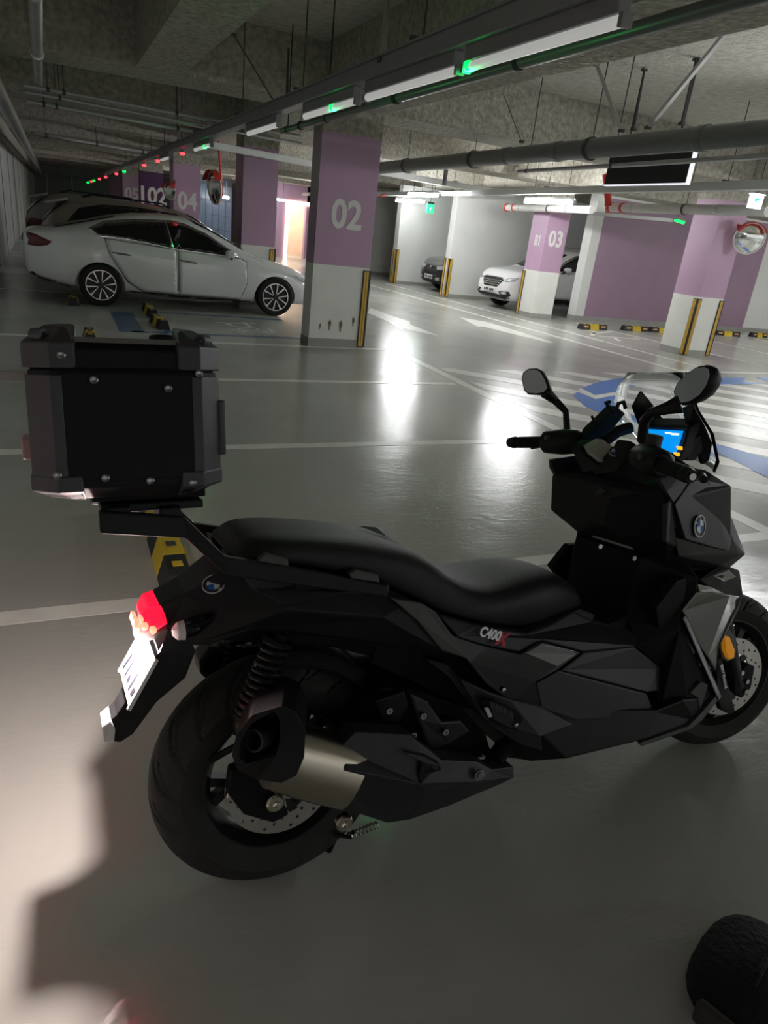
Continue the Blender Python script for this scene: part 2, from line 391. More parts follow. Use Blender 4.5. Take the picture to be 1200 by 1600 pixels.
# ------------------------------------------------------------------ wheel stops
def wheel_stop(loc, rz, L, label, group, blocks=True, h=.11):
    o = empty('wheel_stop', loc, rz); tag(o, label, 'wheel stop', group)
    n = 5 if L > .9 else 3
    sec = [(-.075, 0), (.075, 0), (.045, h), (-.045, h)]
    for k in range(n):
        a = -L/2+L*k/n; b = a+L/n
        q = MB().prism([(a, y, z) for y, z in sec], (b-a-.002, 0, 0))
        q.build('block', M_YELS if k % 2 else M_BLACK, o, .004)
        if blocks:
            mm = MB().box((a+L/n*.25, -.066, h*.45), (b-L/n*.25, -.046, h*.72)); mm.build('reflector', M_ORA if k % 2 == 0 else M_YELS, o)
    for k in range(n):
        a = -L/2+L*(k+.5)/n
        MB().box((a-.022, -.022, h), (a+.022, .022, h+.006)).build('top_stud', M_YELS if k % 2 == 0 else M_DSTEEL, o, .003)
    return o
M_ORA = mat('reflector_orange', (.8, .42, .2), .3)
def stop_between(p0, p1, label, group=None):
    a = G(*p0); b = G(*p1); d = b-a
    return wheel_stop((a+b)/2, math.atan2(d.y, d.x), d.length, label, group)
wheel_stop((.395, 3.12, 0), radians(90), 1.0, 'yellow and black rubber wheel stop on the floor just behind the scooter', None)
stop_between((257,515), (241,503), 'yellow and black wheel stop nearer of the pair beside the sedan')
stop_between((240,497), (229,484), 'yellow and black wheel stop farther of the pair beside the sedan')
wheel_stop((.20, 11.62, 0), radians(90), .55, 'dark wheel stop against the rear wheel of the white sedan', None)
wheel_stop(G(141,533), radians(90), .55, 'wheel stop peeking out just above the black luggage box', None)
stop_between((905,514), (945,515), 'wheel stop at the foot of the purple wall, nearest the pillar marked 03', 'wheel stops along the purple wall')
stop_between((972,516), (1010,518), 'wheel stop in the middle of the purple wall, yellow centre block', 'wheel stops along the purple wall')
stop_between((1014,518), (1052,521), 'wheel stop partly hidden by the left edge of the mirror pillar', 'wheel stops along the purple wall')
stop_between((1116,523), (1153,526), 'wheel stop just right of the mirror pillar by the purple wall', 'wheel stops along the purple wall')
stop_between((1172,526), (1210,528), 'wheel stop cut off by the right picture edge near white wall', 'wheel stops along the purple wall')

# ------------------------------------------------------------------ lamps, raceways
def lamp_bar(loc, rz, L, label, group, on, power):
    o = empty('tube_lamp', loc, rz); tag(o, label, 'lamp', group)
    r = .033 if on else .022; zh = .045 if on else .018
    box('housing', (-L/2, -.04 if on else -.028, zh), (L/2, .04 if on else .028, .085), M_RAILW if on else M_RAIL, o, .006)
    MB().tube([(-L/2, 0, .0), (L/2, 0, .0)], r, 12).build('diffuser', (M_LED2 if on == 'soft' else M_LED3 if on == 'half' else M_LED) if on else M_DIM, o, smooth=True)
    for x in (-L/2-.03, L/2+.005): box('tube_holder', (x, -r-.003, -r-.003), (x+.025, r+.003, zh+.002), M_RAILW if on else M_RAIL, o, .004)
    if on:
        for x in (-L*.35, L*.35): MB().tube([(x, 0, .085), (x, 0, ZS-loc[2])], .006, 6).build('hanger_rod', M_DSTEEL, o)
    return o
def raceway(a, b, label, m=M_RAIL, wd=.11, ht=.09, hangers=2.2, up=ZS):
    a = Vector(a); b = Vector(b); d = b-a; o = empty('cable_raceway', a, math.atan2(d.y, d.x)); tag(o, label, 'raceway')
    box('channel', (0, -wd/2, 0), (d.length, wd/2, ht), m, o, .006)
    box('lid_edge', (0, -wd/2-.012, ht), (d.length, wd/2+.012, ht+.012), m, o)
    n = int(min(d.length, 30)/hangers)
    for k in range(n):
        x = .6+k*hangers
        MB().tube([(x, .0, ht), (x, .0, up-a.z)], .006, 6).build('hanger_rod', M_DSTEEL, o)
        MB().box((x-.02, -wd/2-.02, ht+.012), (x+.02, wd/2+.02, ht+.03)).build('clamp', M_DSTEEL, o)
    return o
RZ = 2.37
A0, A1 = Vector((1.83, -1.0, RZ)), Vector((2.36, 60, RZ))
raceway(A0, A1, 'long grey cable raceway over the bays with coloured bay indicator lights')
adir = (A1-A0).normalized(); arz = math.atan2(adir.y, adir.x)
def on_strip(y, z): p = A0+adir*((y-A0.y)/adir.y); return Vector((p.x, p.y, z))
def ysee(px, py): return G(px, py, 2.30).y
ends = [(600, 745, 132, 88), (740, 960, 82, 8)]
k = 0
for y0, y1, lab in ((2.35, 3.45, 'dimmed tube lamp under the near raceway, running out at the top edge'),
                    (3.55, 4.75, 'dimmed tube lamp under the raceway, next to the big green indicator'),
                    (4.95, 6.1, 'dimmed tube lamp under the raceway, left of the pillar marked 02 top'),
                    (6.9, 8.1, 'dimmed tube lamp under the raceway between two green indicators'),
                    (10.2, 11.5, 'dimmed tube lamp under the raceway above the white sedan roof'),
                    (14.2, 15.5, 'dimmed tube lamp under the raceway, farthest one to be told apart')):
    lamp_bar(on_strip((y0+y1)/2, RZ-.085), arz, y1-y0, lab, 'dimmed tube lamps under the long raceway', False, LAMP_DIM)
SIG = [(730,97,'g','large green bay indicator light near the top of the raceway'),
       (511,163,'g','green bay indicator light just left of the pillar marked 02'),
       (390,204,'g','tiny green indicator hanging beside the raceway'),
       (316,227,'g','green bay indicator light above the sedan windscreen'),
       (281,238,'r','red bay indicator light right of the pair of red ones'),
       (243,250,'r','bright red bay indicator light, larger one of the pair'),
       (224,257,'r','small red bay indicator light beside the bright red one'),
       (187,266,'g','green bay indicator light between red ones on the far raceway'),
       (177,270,'r','small red bay indicator light left of the distant green one'),
       (158,275,'r','red bay indicator light in the far cluster, rightmost of its reds'),
       (148,278,'r','red bay indicator light in the far cluster, second of its reds'),
       (142,281,'g','green bay indicator light in the far cluster, right of the last one'),
       (135,282,'r','red bay indicator light squeezed between the two farthest greens'),
       (131,285,'g','farthest green bay indicator light at the end of the row')]
def signal_lamp(px, py, c, lab):
    y = min(ysee(px, py), 56.5); p = on_strip(y, 2.30)
    r = .034 if y < 12 else .036*(y/12)**.55
    if px == 390: r = .016
    o = empty('indicator_lamp', p); tag(o, lab, 'indicator light', 'bay indicator lights')
    MB().lathe([(-.0, 0), (-.0, r*.62), (r*.5, r*.95), (r*.9, r), (r*1.1, r*.8), (r*1.2, 0)], (0, 0, -r), (0, 0, 1), 14).build('dome', M_GRN if c == 'g' else M_REDL, o, smooth=True, ang=60)
    MB().lathe([(0, r*1.05), (.03, r*1.05)], (0, 0, r*.15), (0, 0, 1), 14).build('socket', M_RAIL, o)
    if y < 12 and r > .02:
        ld = bpy.data.lights.new('indicator_glow', 'POINT'); ld.energy = .55; ld.color = (0, 1, .15) if c == 'g' else (1, .05, .05); ld.shadow_soft_size = .03
        lo = bpy.data.objects.new('indicator_glow', ld); COL.objects.link(lo); lo.parent = o; lo.location = (0, 0, -r*1.3)
for s in SIG: signal_lamp(*s)
# lit lamps over the lane, plus added fill lamps off to the right
raceway((7.05, 2, 2.42), (8.45, 14.6, 2.42), 'pale cable raceway over the far lane edge, below the display sign', M_RAILW)
raceway((8.75, 14.6, 2.44), (9.4, 30, 2.44), 'distant pale raceway carrying the lit lamp by the bays', M_RAILW)
raceway(G(592, 273, 2.52), G(800, 309, 2.52), 'white raceway crossing the lane beneath the big grey pipe', M_RAILW, .14, .10, 1.4)
lamp_bar((8.52, 11.85, 2.33), radians(95), 1.35, 'bright lit tube lamp above the pillar marked 03', 'lit tube lamps over the lane', True, LAMP_ON)
lamp_bar((9.3, 19.5, 2.34), radians(95), 1.6, 'bright lit tube lamp beside the green exit sign', 'lit tube lamps over the lane', 'soft', LAMP_ON)
for x, y, z, lab in ((7.95, 16.0, 2.36, 'lit tube lamp over the lane hidden behind the big pipe'),
        (7.35, 5.0, 2.33, 'lit tube lamp above the hatched zone beyond the frame'),
        (9.2, 25.5, 2.36, 'lit tube lamp far down the lane by the end bay'),
        (7.3, 31.0, 2.36, 'lit tube lamp at the far end of the lane'),
        (15.5, 11.2, 2.36, 'added unseen tube lamp lighting the bays along the purple wall'),  # added lamp out of view, brightens the purple wall
        (20.0, 11.2, 2.36, 'added unseen tube lamp lighting the bays by the white end of the wall'),  # second added lamp, evens the light on the same wall
        (13.2, 6.0, 2.36, 'lit tube lamp over the crossing lane on the right'),
        (18.0, 5.0, 2.36, 'added unseen fill lamp farther along the crossing lane on the right'),  # added out of view to lift the right side and ceiling
        (13.0, .0, 2.36, 'added unseen fill lamp over the near bays far right of the scooter'),  # unseen fill, added to brighten the right of the scene
        (11.0, -6.5, 2.36, 'lit tube lamp over the bays behind the camera to the right')):
    lamp_bar((x, y, z), radians(95), 1.35, lab, 'lit tube lamps over the lane', 'half' if (x, y) == (7.35, 5.0) else 'soft' if y == 11.2 else True, LAMP_ON)
lp = at(433, 312, 1, LY-1.2); lamp_bar((lp.x, lp.y, lp.z), 0, .7, 'lit lamp in front of the bright lobby doorway', 'lit tube lamps over the lane', 'soft', 12)
lp = at(344, 308, 1, TY-1.2); lamp_bar((lp.x, lp.y, lp.z), 0, .7, 'lit lamp in front of the distant dark tiled wall', 'lit tube lamps over the lane', 'soft', 8)
ld = bpy.data.lights.new('lobby_glow', 'AREA'); ld.size = 1.2; ld.energy = 14; ld.color = (1, .8, .58)
lo = bpy.data.objects.new('lobby_glow', ld); COL.objects.link(lo); lo.parent = lob; lo.location = ((xl+xr+.6)/2, LY+1.1, 2.36)

# ------------------------------------------------------------------ pipes
def pipe(pts, r, m, label, cat='pipe', couplings=(), hang=(), ring_r=None, hm=M_DSTEEL, n=16):
    p0 = Vector(pts[0]); o = empty('pipe', p0); tag(o, label, cat)
    q = [Vector(p)-p0 for p in pts]
    MB().tube(q, r, n).build('tube', m, o, smooth=True)
    d = q[-1]-q[0]
    for t, cr, cl, cm in couplings:
        c = d*t; dd = d.normalized()*cl/2
        MB().tube([c-dd, c+dd], r*cr, n).build('coupling', cm or m, o, .004, smooth=True)
    for t in hang:
        c = d*t
        MB().lathe([(-.018, r*1.05), (-.018, r*1.18), (.018, r*1.18), (.018, r*1.05)], c, d, n, True).build('ring_clamp', hm, o)
        MB().tube([c+Vector((0, 0, r)), Vector((c.x, c.y, ZS-p0.z))], .006, 6).build('hanger_rod', hm, o)
    return o
bp0, bp1 = G(590, 263, 2.55), G(1200, 207, 2.55)
ext = (bp1-bp0)
pipe([bp0-ext*.02, bp0+ext*1.5], .098, M_PIPEG, 'large dark grey drain pipe hung below the bright ceiling', couplings=((.37, 1.1, .10, None), (.455, 1.1, .10, None), (.62, 1.1, .1, None)), hang=(.12, .3, .5), n=24)
e0 = bp0-ext*.02
pipe([e0, e0+Vector((.05, .03, .3)), e0+Vector((.05, .03, .8))], .075, M_STEEL, 'vertical riser joining the big grey pipe behind the pillar marked 02')
pipe([G(440, 205, 2.42), G(1230, -22, 2.42)], .032, M_PIPEGREEN, 'slim dark sprinkler pipe tinted green by the indicator light', couplings=((.12, 1.35, .05, M_BLACK), (.5, 1.3, .06, M_BLACK)), hang=(.04, .25, .75), hm=M_BLACK)
pipe([(-.45, -2, 2.42), (-.45, 7, 2.42), (-.5, 54, 2.42)], .085, M_STEEL, 'long shiny steel pipe along the left wall')
pipe([G(54, -10, 2.62), G(60, 140, 2.62)], .045, M_STEEL, 'short steel pipe above the left bays ending at a cross pipe', couplings=((.45, 1.35, .06, None),))
def xpipe(p0, p1, z, r, lab, m=M_STEEL, hang=(.1, .5, .9)): return pipe([G(*p0, z), G(*p1, z)], r, m, lab, hang=hang, n=10)
xpipe((38,133), (470,213), 2.55, .022, 'upper of the thin steel pipes crossing behind the beam', hang=(.07, .12, .5))
xpipe((40,143), (470,225), 2.55, .022, 'middle of the thin steel pipes crossing behind the beam', hang=(.1,))
xpipe((42,158), (300,205), 2.55, .03, 'lowest thin steel pipe crossing the dark left bay ceiling', hang=(.09, .16, .9))
xpipe((50,208), (240,240), 2.5, .04, 'thin conduit crossing the far left bays above the car roofs')
xpipe((810,268), (1260,240), 2.38, .022, 'thin conduit running below the big grey pipe past the display sign', hang=(.05, .45))
rw = raceway(G(312, 229, 2.36), G(492, 262, 2.36), 'white raceway branching off towards the pillar marked 02', M_RAILW, .13, .08, 3)
# white insulated pipes with red couplings
def insulated(px, z, lab):
    pts = [G(x, y, z) for x, y in px]
    return pipe(pts, .070, M_INS, lab, hang=(.55,), couplings=((.02, 1.25, .07, M_RED), (.12, 1.2, .05, M_RED), (.2, 1.06, .06, M_STEEL), (.75, 1.06, .06, M_STEEL)))
insulated([(950,324), (1200,330)], 2.3, 'white insulated pipe with red couplings in front of the purple wall')
insulated([(790,324), (925,328)], 2.3, 'white insulated pipe with red coupling beside the pillar marked 03')
e = G(950, 322, 2.3); pipe([e, e+Vector((-.02, .02, .12)), e+Vector((-.1, .1, .48))], .06, M_RED, 'short red pipe elbow above the white insulated pipe')
e = G(600, 305, 2.45); pipe([e, e+Vector((.25, 1.2, 0))], .05, M_RED, 'distant short red pipe right of the pillar marked 02')
pipe([G(694, 290, 2.5), G(694, 290, 2.5)+Vector((0, 0, .3))], .045, M_PIPEG, 'short dark vertical pipe below the beam right of the pillar marked 02', hang=())
# ceiling struts and rods
def strut(p0, z0, p1, z1, r, lab, m=M_STEEL):
    a = G(*p0, z0); b = G(*p1, z1); o = empty('strut', a); tag(o, lab, 'strut'); d = b-a
    q = MB().tube([(0, 0, 0), d], r, 4).build('bar', m, o)
    MB().box((-.022, -.022, -.01), (.022, .022, .015)).build('foot_bracket', M_DSTEEL, o); MB().box((d.x-.025, d.y-.025, d.z-.02), (d.x+.025, d.y+.025, d.z)).build('top_bracket', M_DSTEEL, o)
strut((971,205), 2.62, (932,100), 3.38, .025, 'left slanted steel brace from the ceiling to the big pipe')
strut((1012,200), 2.62, (1137,48), 3.38, .025, 'right slanted steel brace from the ceiling to the big pipe')
strut((990,202), 2.66, (1007,108), 3.39, .012, 'black threaded rod between the two slanted braces', M_BLACK)
strut((1065,194), 2.66, (1088,92), 3.39, .012, 'black threaded rod right of the slanted brace', M_BLACK)
strut((448,162), 2.44, (451,72), 3.3, .012, 'brown stained steel rod dropping to the raceway', M_DSTEEL)
strut((597,95), 2.44, (606,-10), 3.3, .022, 'steel conduit rising from the raceway to the ceiling', M_STEEL)
strut((432,165), 2.44, (364,52), 2.86, .008, 'slanted wire stay running up to the beam', M_DSTEEL)
strut((815,222), 2.6, (783,137), 3.38, .006, 'thin slanted wire above the big pipe', M_DSTEEL)

# ------------------------------------------------------------------ signs and mirrors
def sign_box(corners, Y0, lab, face, frame, name, d=.10):
    pass
# black display sign hung over the lane
a, b = G(946, 289, 2.28), G(1074, 286, 2.28)
ds = empty('display_sign', (a+b)/2, math.atan2(b.y-a.y, b.x-a.x)); tag(ds, 'black unlit display sign with thin white edges hanging under the big pipe', 'sign'); L = (b-a).length
box('housing', (-L/2, -.02, 0), (L/2, .02, .30), M_BLACK, ds, .004)
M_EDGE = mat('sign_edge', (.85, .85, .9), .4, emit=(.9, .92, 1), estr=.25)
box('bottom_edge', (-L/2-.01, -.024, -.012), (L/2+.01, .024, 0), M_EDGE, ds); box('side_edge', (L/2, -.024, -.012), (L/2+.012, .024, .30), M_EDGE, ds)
for x in (-L*.3, L*.3): MB().tube([(x, 0, .3), (x, 0, ZS-2.28)], .012, 8).build('hanger_rod', M_DSTEEL, ds)
# green exit sign
M_EXIT = mat('exit_green', (.05, .6, .3), .4, emit=(.0, .8, .10), estr=.5)
M_EXW = mat('exit_white', (.9, 1, .95), .4, emit=(.5, 1, .6), estr=.4)
p = at(672, 326, 1, 19.3); es = empty('exit_sign', (p.x, p.y, p.z)); tag(es, 'small green glowing exit sign hanging by the far bays', 'sign')
box('panel', (-.11, -.03, -.12), (.11, .03, .12), M_EXIT, es, .004); box('bracket', (-.1, -.035, .12), (.1, .035, .17), M_BLACK, es); MB().tube([(0, 0, .17), (0, 0, ZS-p.z)], .01, 6).build('hanger_rod', M_DSTEEL, es)
MB().tube([(0.0, -.034, -.07), (-.01, -.034, -.01), (.03, -.034, .04)], .012, 6).build('running_figure', M_EXW, es)
# white sign with a teal arrow
p = at(1180, 316, 1, 7.0); ws = empty('arrow_sign', (p.x, p.y, p.z), radians(-8)); tag(ws, 'glowing white guide sign with a teal arrow by the right edge', 'sign')
M_SIGNW = mat('sign_white', (.9, .95, 1), .4, emit=(.85, .95, 1), estr=.45); M_TEAL = mat('sign_teal', (.02, .55, .55), .4, emit=(.0, .45, .45), estr=.3)
box('panel', (-.09, -.03, -.075), (.09, .03, .075), M_SIGNW, ws, .004); box('top_frame', (-.1, -.04, .085), (.1, .04, .10), M_SIGNW, ws)
ar = flat('arrow', [[(-.05, .0), (-.01, .035), (-.01, .015), (.04, .022), (.04, .004), (-.012, -.005), (-.005, -.03)]], M_TEAL, ws, .004); place(ar, (0, -.033, .02), (1, 0, 0), (0, 0, 1))
MB().tube([(0, 0, .10), (0, 0, ZS-p.z)], .01, 6).build('hanger_rod', M_DSTEEL, ws)
# small green lamp by the purple wall
p = at(1063, 347, 1, 12.6); p.z = p.z; gl = empty('indicator_lamp', (p.x, p.y, p.z)); tag(gl, 'green indicator light in front of the purple wall', 'indicator light', 'bay indicator lights')
MB().tube([(-.16, 0, .03), (.1, 0, 0)], .035, 10).build('dome', M_GRN, gl, smooth=True); MB().box((-.18, -.03, .03), (.1, .03, .08)).build('socket', M_RAIL, gl); MB().tube([(-.1, 0, .08), (-.1, 0, ZS-p.z)], .006, 6).build('hanger_rod', M_DSTEEL, gl)
raceway(G(905, 334, 2.3), G(1050, 347, 2.3), 'short white raceway leading to the green light by the purple wall', M_RAILW, .09, .05, 1.5)
def convex_mirror(c, n, r, lab, bracket):
    c = Vector(c); n = Vector(n).normalized(); o = empty('convex_mirror', c); tag(o, lab, 'mirror')
    R_ = r*2.2; h0 = R_-math.sqrt(R_*R_-r*r)
    prof = [(-(R_-math.sqrt(R_*R_-(r*k/10)**2)), r*k/10) for k in range(11)]
    MB().lathe(prof, (0, 0, 0), n, 40).build('glass', M_MIRROR, o, smooth=True)
    MB().lathe([(-h0+.005, r*.985), (-h0+.005, r*1.05), (-h0-.03, r*1.05), (-h0-.03, 0)], (0, 0, 0), n, 40).build('backing', M_PILW if bracket is None else M_RED, o, smooth=True)
    MB().lathe([(-h0+.012, r*.97), (-h0+.012, r*1.06), (-h0-.01, r*1.06), (-h0-.01, r*.97)], (0, 0, 0), n, 40, True).build('rim', M_NUM, o, smooth=True)
    u = Vector((0, 0, 1)); b0 = -n*(h0+.03)
    MB().tube([b0, b0-n*.12+u*.1, Vector(bracket or (0, .3, .35))], .025, 8).build('bracket', M_RED, o)
    # hood over the top
    vs = []; fs = []; s = n.cross(u).normalized()
    for k in range(13):
        g = radians(25)+radians(130)*k/12; d = s*cos(g)+u*sin(g)
        vs += [d*r*1.08-n*h0, d*r*1.08+n*.06]
    fs = [(2*k, 2*k+1, 2*k+3, 2*k+2) for k in range(12)]
    h = MB().add(vs, fs).build('hood', M_RED, o); sm = h.modifiers.new('solid', 'SOLIDIFY'); sm.thickness = .01
c = at(1172, 373, 1, 9.05); convex_mirror(c, (-.55, -.8, -.12), .245, 'large round convex mirror with orange hood beside the purple pillar', (-.1, .42, .25))
c = at(330, 293, 1, 15.8); convex_mirror(c, (-.86, -.22, -.1), .31, 'distant round convex mirror with red hood right of pillar marked 04', (.1, .15, ZS-c.z))
c = at(263, 299, 1, 20.3); convex_mirror(c, (-.72, -.55, -.1), .20, 'distant round convex mirror with red hood left of pillar marked 04', (3.0-c.x, 20.85-c.y, .3))
# ================================================================== THE SCOOTER
# own frame: x = forward, y = to its left, z = up along the lean (it rests on its side stand, leaning away from us)
TH, LEAN = .02, radians(12)
BO = Vector((.41, 1.217, 0))
BF = Vector((cos(TH), sin(TH), 0)); R0 = Vector((sin(TH), -cos(TH), 0)); UP = Vector((0, 0, 1))
BU = UP*cos(LEAN)-R0*sin(LEAN); BL = R0*cos(LEAN)+UP*sin(LEAN)
def BP(px, py, l):
    d = CW @ _ray(px, py); o = CAMPOS-BO; t = (l-o.dot(BL))/d.dot(BL); q = o+d*t
    return Vector((q.dot(BF), -l, q.dot(BU)))
BIKE_M = Matrix(((BF.x, -BL.x, BU.x, BO.x), (BF.y, -BL.y, BU.y, BO.y), (BF.z, -BL.z, BU.z, BO.z+.004), (0, 0, 0, 1)))
bike = empty('scooter'); bike.matrix_world = BIKE_M
tag(bike, 'black maxi scooter parked on its stand, leaning away, blue dash screen lit', 'scooter')

K_SAT = mat('satin_black_plastic', (.008, .008, .009), .5, spec=.3, var=.1, bump=.03, bscale=300)
K_MAT = mat('matt_black_plastic', (.005, .005, .006), .7, spec=.25, var=.1, bump=.05, bscale=400)
K_GLO = mat('gloss_black_paint', (.006, .006, .007), .08, spec=.35)
K_GRY = mat('dark_grey_plastic', (.024, .024, .028), .45, spec=.4, var=.06)
K_GRY2 = mat('mid_grey_plastic', (.07, .07, .072), .5, var=.06)
K_SEAT = mat('seat_vinyl', (.018, .018, .020), .55, spec=.4, var=.08, bump=.1, bscale=220)
K_TYRE = mat('tyre_rubber', (.020, .019, .019), .75, var=.15, vscale=20)
K_RIM = mat('wheel_black_alloy', (.015, .015, .016), .35, metal=.3)
K_DISC = mat('brake_disc_steel', (.42, .40, .37), .35, metal=.9, var=.06)
K_STEEL = mat('brushed_steel', (.50, .46, .38), .25, metal=1, var=.05)
K_CHR = mat('bolt_steel', (.30, .30, .30), .3, metal=1)
K_SIL = mat('clamp_silver', (.48, .46, .43), .45, metal=.1)
K_GLASS = mat('clear_screen', (.95, .97, 1), .03, trans=1, ior=1.25, spec=.5)
K_AMB = mat('amber_lens', (.85, .32, .02), .2, emit=(1, .4, .02), estr=.06)
K_PLATE = mat('plate_white', (.85, .86, .86), .3)
K_PLATEK = mat('plate_ink', (.012, .013, .02), .4)
K_REFW = mat('reflector_white', (.62, .60, .60), .3)
K_LCD = mat('dash_screen', (.01, .1, .3), .2, emit=(.0, .10, .30), estr=.9)
K_LCDW = mat('dash_white', (.8, .9, 1), .2, emit=(.75, .9, 1), estr=.35)
K_LCDA = mat('dash_amber', (.8, .4, 0), .2, emit=(1, .45, .01), estr=.4)
K_TAIL = mat('tail_lens_red', (.7, .01, .03), .25, emit=(1, .006, .05), estr=.28)
K_TAILH = mat('tail_bulbs', (1, .4, .3), .25, emit=(1, .22, .12), estr=.6)
K_BADW = mat('badge_white', (.8, .82, .85), .25, metal=.3); K_BADB = mat('badge_blue', (.03, .15, .5), .25); K_BADK = mat('badge_ring', (.03, .03, .035), .3)
K_RED = mat('badge_red', (.55, .03, .04), .3)
K_LENS = mat('clear_lens', (.8, .75, .75), .1, spec=.6, alpha=.85)

def BS(px, py, x):
    """where a photograph direction meets the scooter's cross plane at forward distance x"""
    d = CW @ _ray(px, py); o = CAMPOS-BO; t = (x-o.dot(BF))/d.dot(BF); q = o+d*t
    return Vector((x, -q.dot(BL), q.dot(BU)))
def BN(px, py, c, n):
    d0 = CW @ _ray(px, py); o0 = CAMPOS-BO
    d = Vector((d0.dot(BF), -d0.dot(BL), d0.dot(BU))); o = Vector((o0.dot(BF), -o0.dot(BL), o0.dot(BU)))
    return o+d*((c-o).dot(n)/d.dot(n))
def rear_panel(name, pts, x, m, t=.012, bevel=.003, sides=(1, -1)):
    for s_ in sides:
        q = [BS(a, b, x) for a, b in pts]; q = [Vector((v.x, v.y*s_, v.z)) for v in q]
        MB().prism(q, (t, 0, 0)).build(name, m, bike, bevel)
def shell3(name, pts, faces, m, bevel=.006):
    q = [Vector((a, -b, c)) for a, b, c in pts]; n = len(q); mir = [Vector((v.x, -v.y, v.z)) for v in q]
    F = [tuple(f) for f in faces]+[tuple(i+n for i in f)[::-1] for f in faces]
    cnt = {(f[i], f[(i+1) % len(f)]) for f in faces for i in range(len(f))}
    F += [(b, a, a+n, b+n) for (a, b) in cnt if (b, a) not in cnt]
    return MB().add(q+mir, F).build(name, m, bike, bevel)
def both(name, fn, m, parent=bike, bevel=.003, smooth=False, ang=35):
    """the same part on the right side (towards us) and mirrored on the left"""
    for s in (1, -1):
        b = fn(s)
        b.build(name, m, parent, bevel, smooth, ang=ang)
def plate_mb(pts, t, s=1, dl=0):
    """panel: pts (px, py, lateral); thickness runs inwards"""
    q = [BP(*p) for p in pts]
    q = [Vector((v.x, (v.y-dl)*s, v.z)) for v in q]
    n = len(q); inn = [Vector((v.x, v.y+t*s, v.z)) for v in q]
    c = sum(q, Vector())/n; ci = sum(inn, Vector())/n
    return MB().add(q+inn, [tuple(range(n)), tuple(range(n, 2*n))[::-1]]+[(i, (i+1) % n, (i+1) % n+n, i+n) for i in range(n)])
def panel(name, pts, m, t=.018, bevel=.004, parent=bike, sides=(1, -1), dl=0, smooth=False):
    out = []
    for s in sides: out.append(plate_mb(pts, t, s, dl).build(name, m, parent, bevel, smooth))
    return out
def shell(name, pts, faces, m, bevel=.006, parent=bike, smooth=False):
    """symmetric solid: right-hand facets, their mirror image, and the band joining their borders"""
    q = [BP(*p) for p in pts]; n = len(q); mir = [Vector((v.x, -v.y, v.z)) for v in q]
    F = [tuple(f) for f in faces]+[tuple(i+n for i in f)[::-1] for f in faces]
    cnt = {}
    for f in faces:
        for i in range(len(f)):
            e = (f[i], f[(i+1) % len(f)]); cnt[e] = 1
    for (a, b) in list(cnt):
        if (b, a) not in cnt: F.append((b, a, a+n, b+n))
    return MB().add(q+mir, F).build(name, m, parent, bevel, smooth)
def loft(secs, n=20, p=2.4):
    """superellipse sections: (x, z centre, half width, half height up, half height down, y centre)"""
    b = MB(); vs = []; fs = []
    for x, z, w_, hu, hd, yc in secs:
        for k in range(n):
            a = 2*pi*k/n; ca, sa = cos(a), sin(a)
            h = hu if sa > 0 else hd
            vs.append((x, yc+w_*math.copysign(abs(ca)**(2/p), ca), z+h*math.copysign(abs(sa)**(2/p), sa)))
    for i in range(len(secs)-1):
        for k in range(n): fs.append((i*n+k, i*n+(k+1) % n, (i+1)*n+(k+1) % n, (i+1)*n+k))
    fs += [tuple(range(n)), tuple(range((len(secs)-1)*n, len(secs)*n))[::-1]]
    return b.add(vs, fs)

# ---------------------------------------------------------------- wheels
def tyre_mb(c, r, wd, rim, axis=(0, 1, 0), n=360, groove=True, axis_up=None):
    c = Vector(c); ax = Vector(axis).normalized(); u = ax.cross(Vector((0, 0, 1))).normalized(); v = ax.cross(u)
    prof = []
    M_ = 48
    for j in range(M_+1):
        a = -1+2*j/M_                                   # across the tread
        y = a*wd/2*.98; rr = r-(.115*wd/.15)*(abs(a)**2.4)*.52
        prof.append((y, rr, True))
    prof = [(-wd*.40, rim, False), (-wd*.47, rim+.25*(r-rim), False)]+prof+[(wd*.47, rim+.25*(r-rim), False), (wd*.40, rim, False)]
    vs = []; m = len(prof); fs = []
    for k in range(n):
        g = 2*pi*k/n; d = u*cos(g)+v*sin(g)
        for y, rr, tr in prof:
            if tr and groove:
                t = abs(y)/(wd/2)
                ph = (g*18/(2*pi)+t*1.15+(.5 if y > 0 else 0)) % 1
                if ph < .10 and .15 < t < .95: rr -= .007
                ph2 = (g*18/(2*pi)+t*1.6+.45+(.5 if y > 0 else 0)) % 1
                if ph2 < .08 and .4 < t < .85: rr -= .005
            vs.append(c+ax*y+d*rr)
    for k in range(n):
        for j in range(m): fs.append((k*m+j, k*m+(j+1) % m, ((k+1) % n)*m+(j+1) % m, ((k+1) % n)*m+j))
    return MB().add(vs, fs)
def to_plane(o, c, axis, fwd_=(1, 0, 0), off=0):
    """stand a flat part (made in XY) at c with its normal along axis"""
    ax = Vector(axis).normalized(); x = Vector(fwd_); x = (x-ax*x.dot(ax)).normalized(); y = ax.cross(x)
    return place(o, Vector(c)+ax*off, x, y)
def brake_disc(c, axis, r0, r1, off, parent, nh=36):
    sp = [ring(r1, 72), ring(r0, 48)]
    for k in range(nh):
        a = 2*pi*k/nh; rr = r0+(r1-r0)*(.30, .55, .8)[k % 3]
        sp.append(ring(.0042, 8, rr*cos(a), rr*sin(a)))
    d = flat('brake_disc', sp, K_DISC, parent, .005); to_plane(d, c, axis, off=off)
    for k in range(6):
        a = 2*pi*k/6+.2
        s = flat('disc_bobbin', [[(r0*.55*cos(a-.16), r0*.55*sin(a-.16)), (r0*1.08*cos(a-.13), r0*1.08*sin(a-.13)), (r0*1.08*cos(a+.13), r0*1.08*sin(a+.13)), (r0*.55*cos(a+.16), r0*.55*sin(a+.16))]], K_RIM, d, .006)
    return d
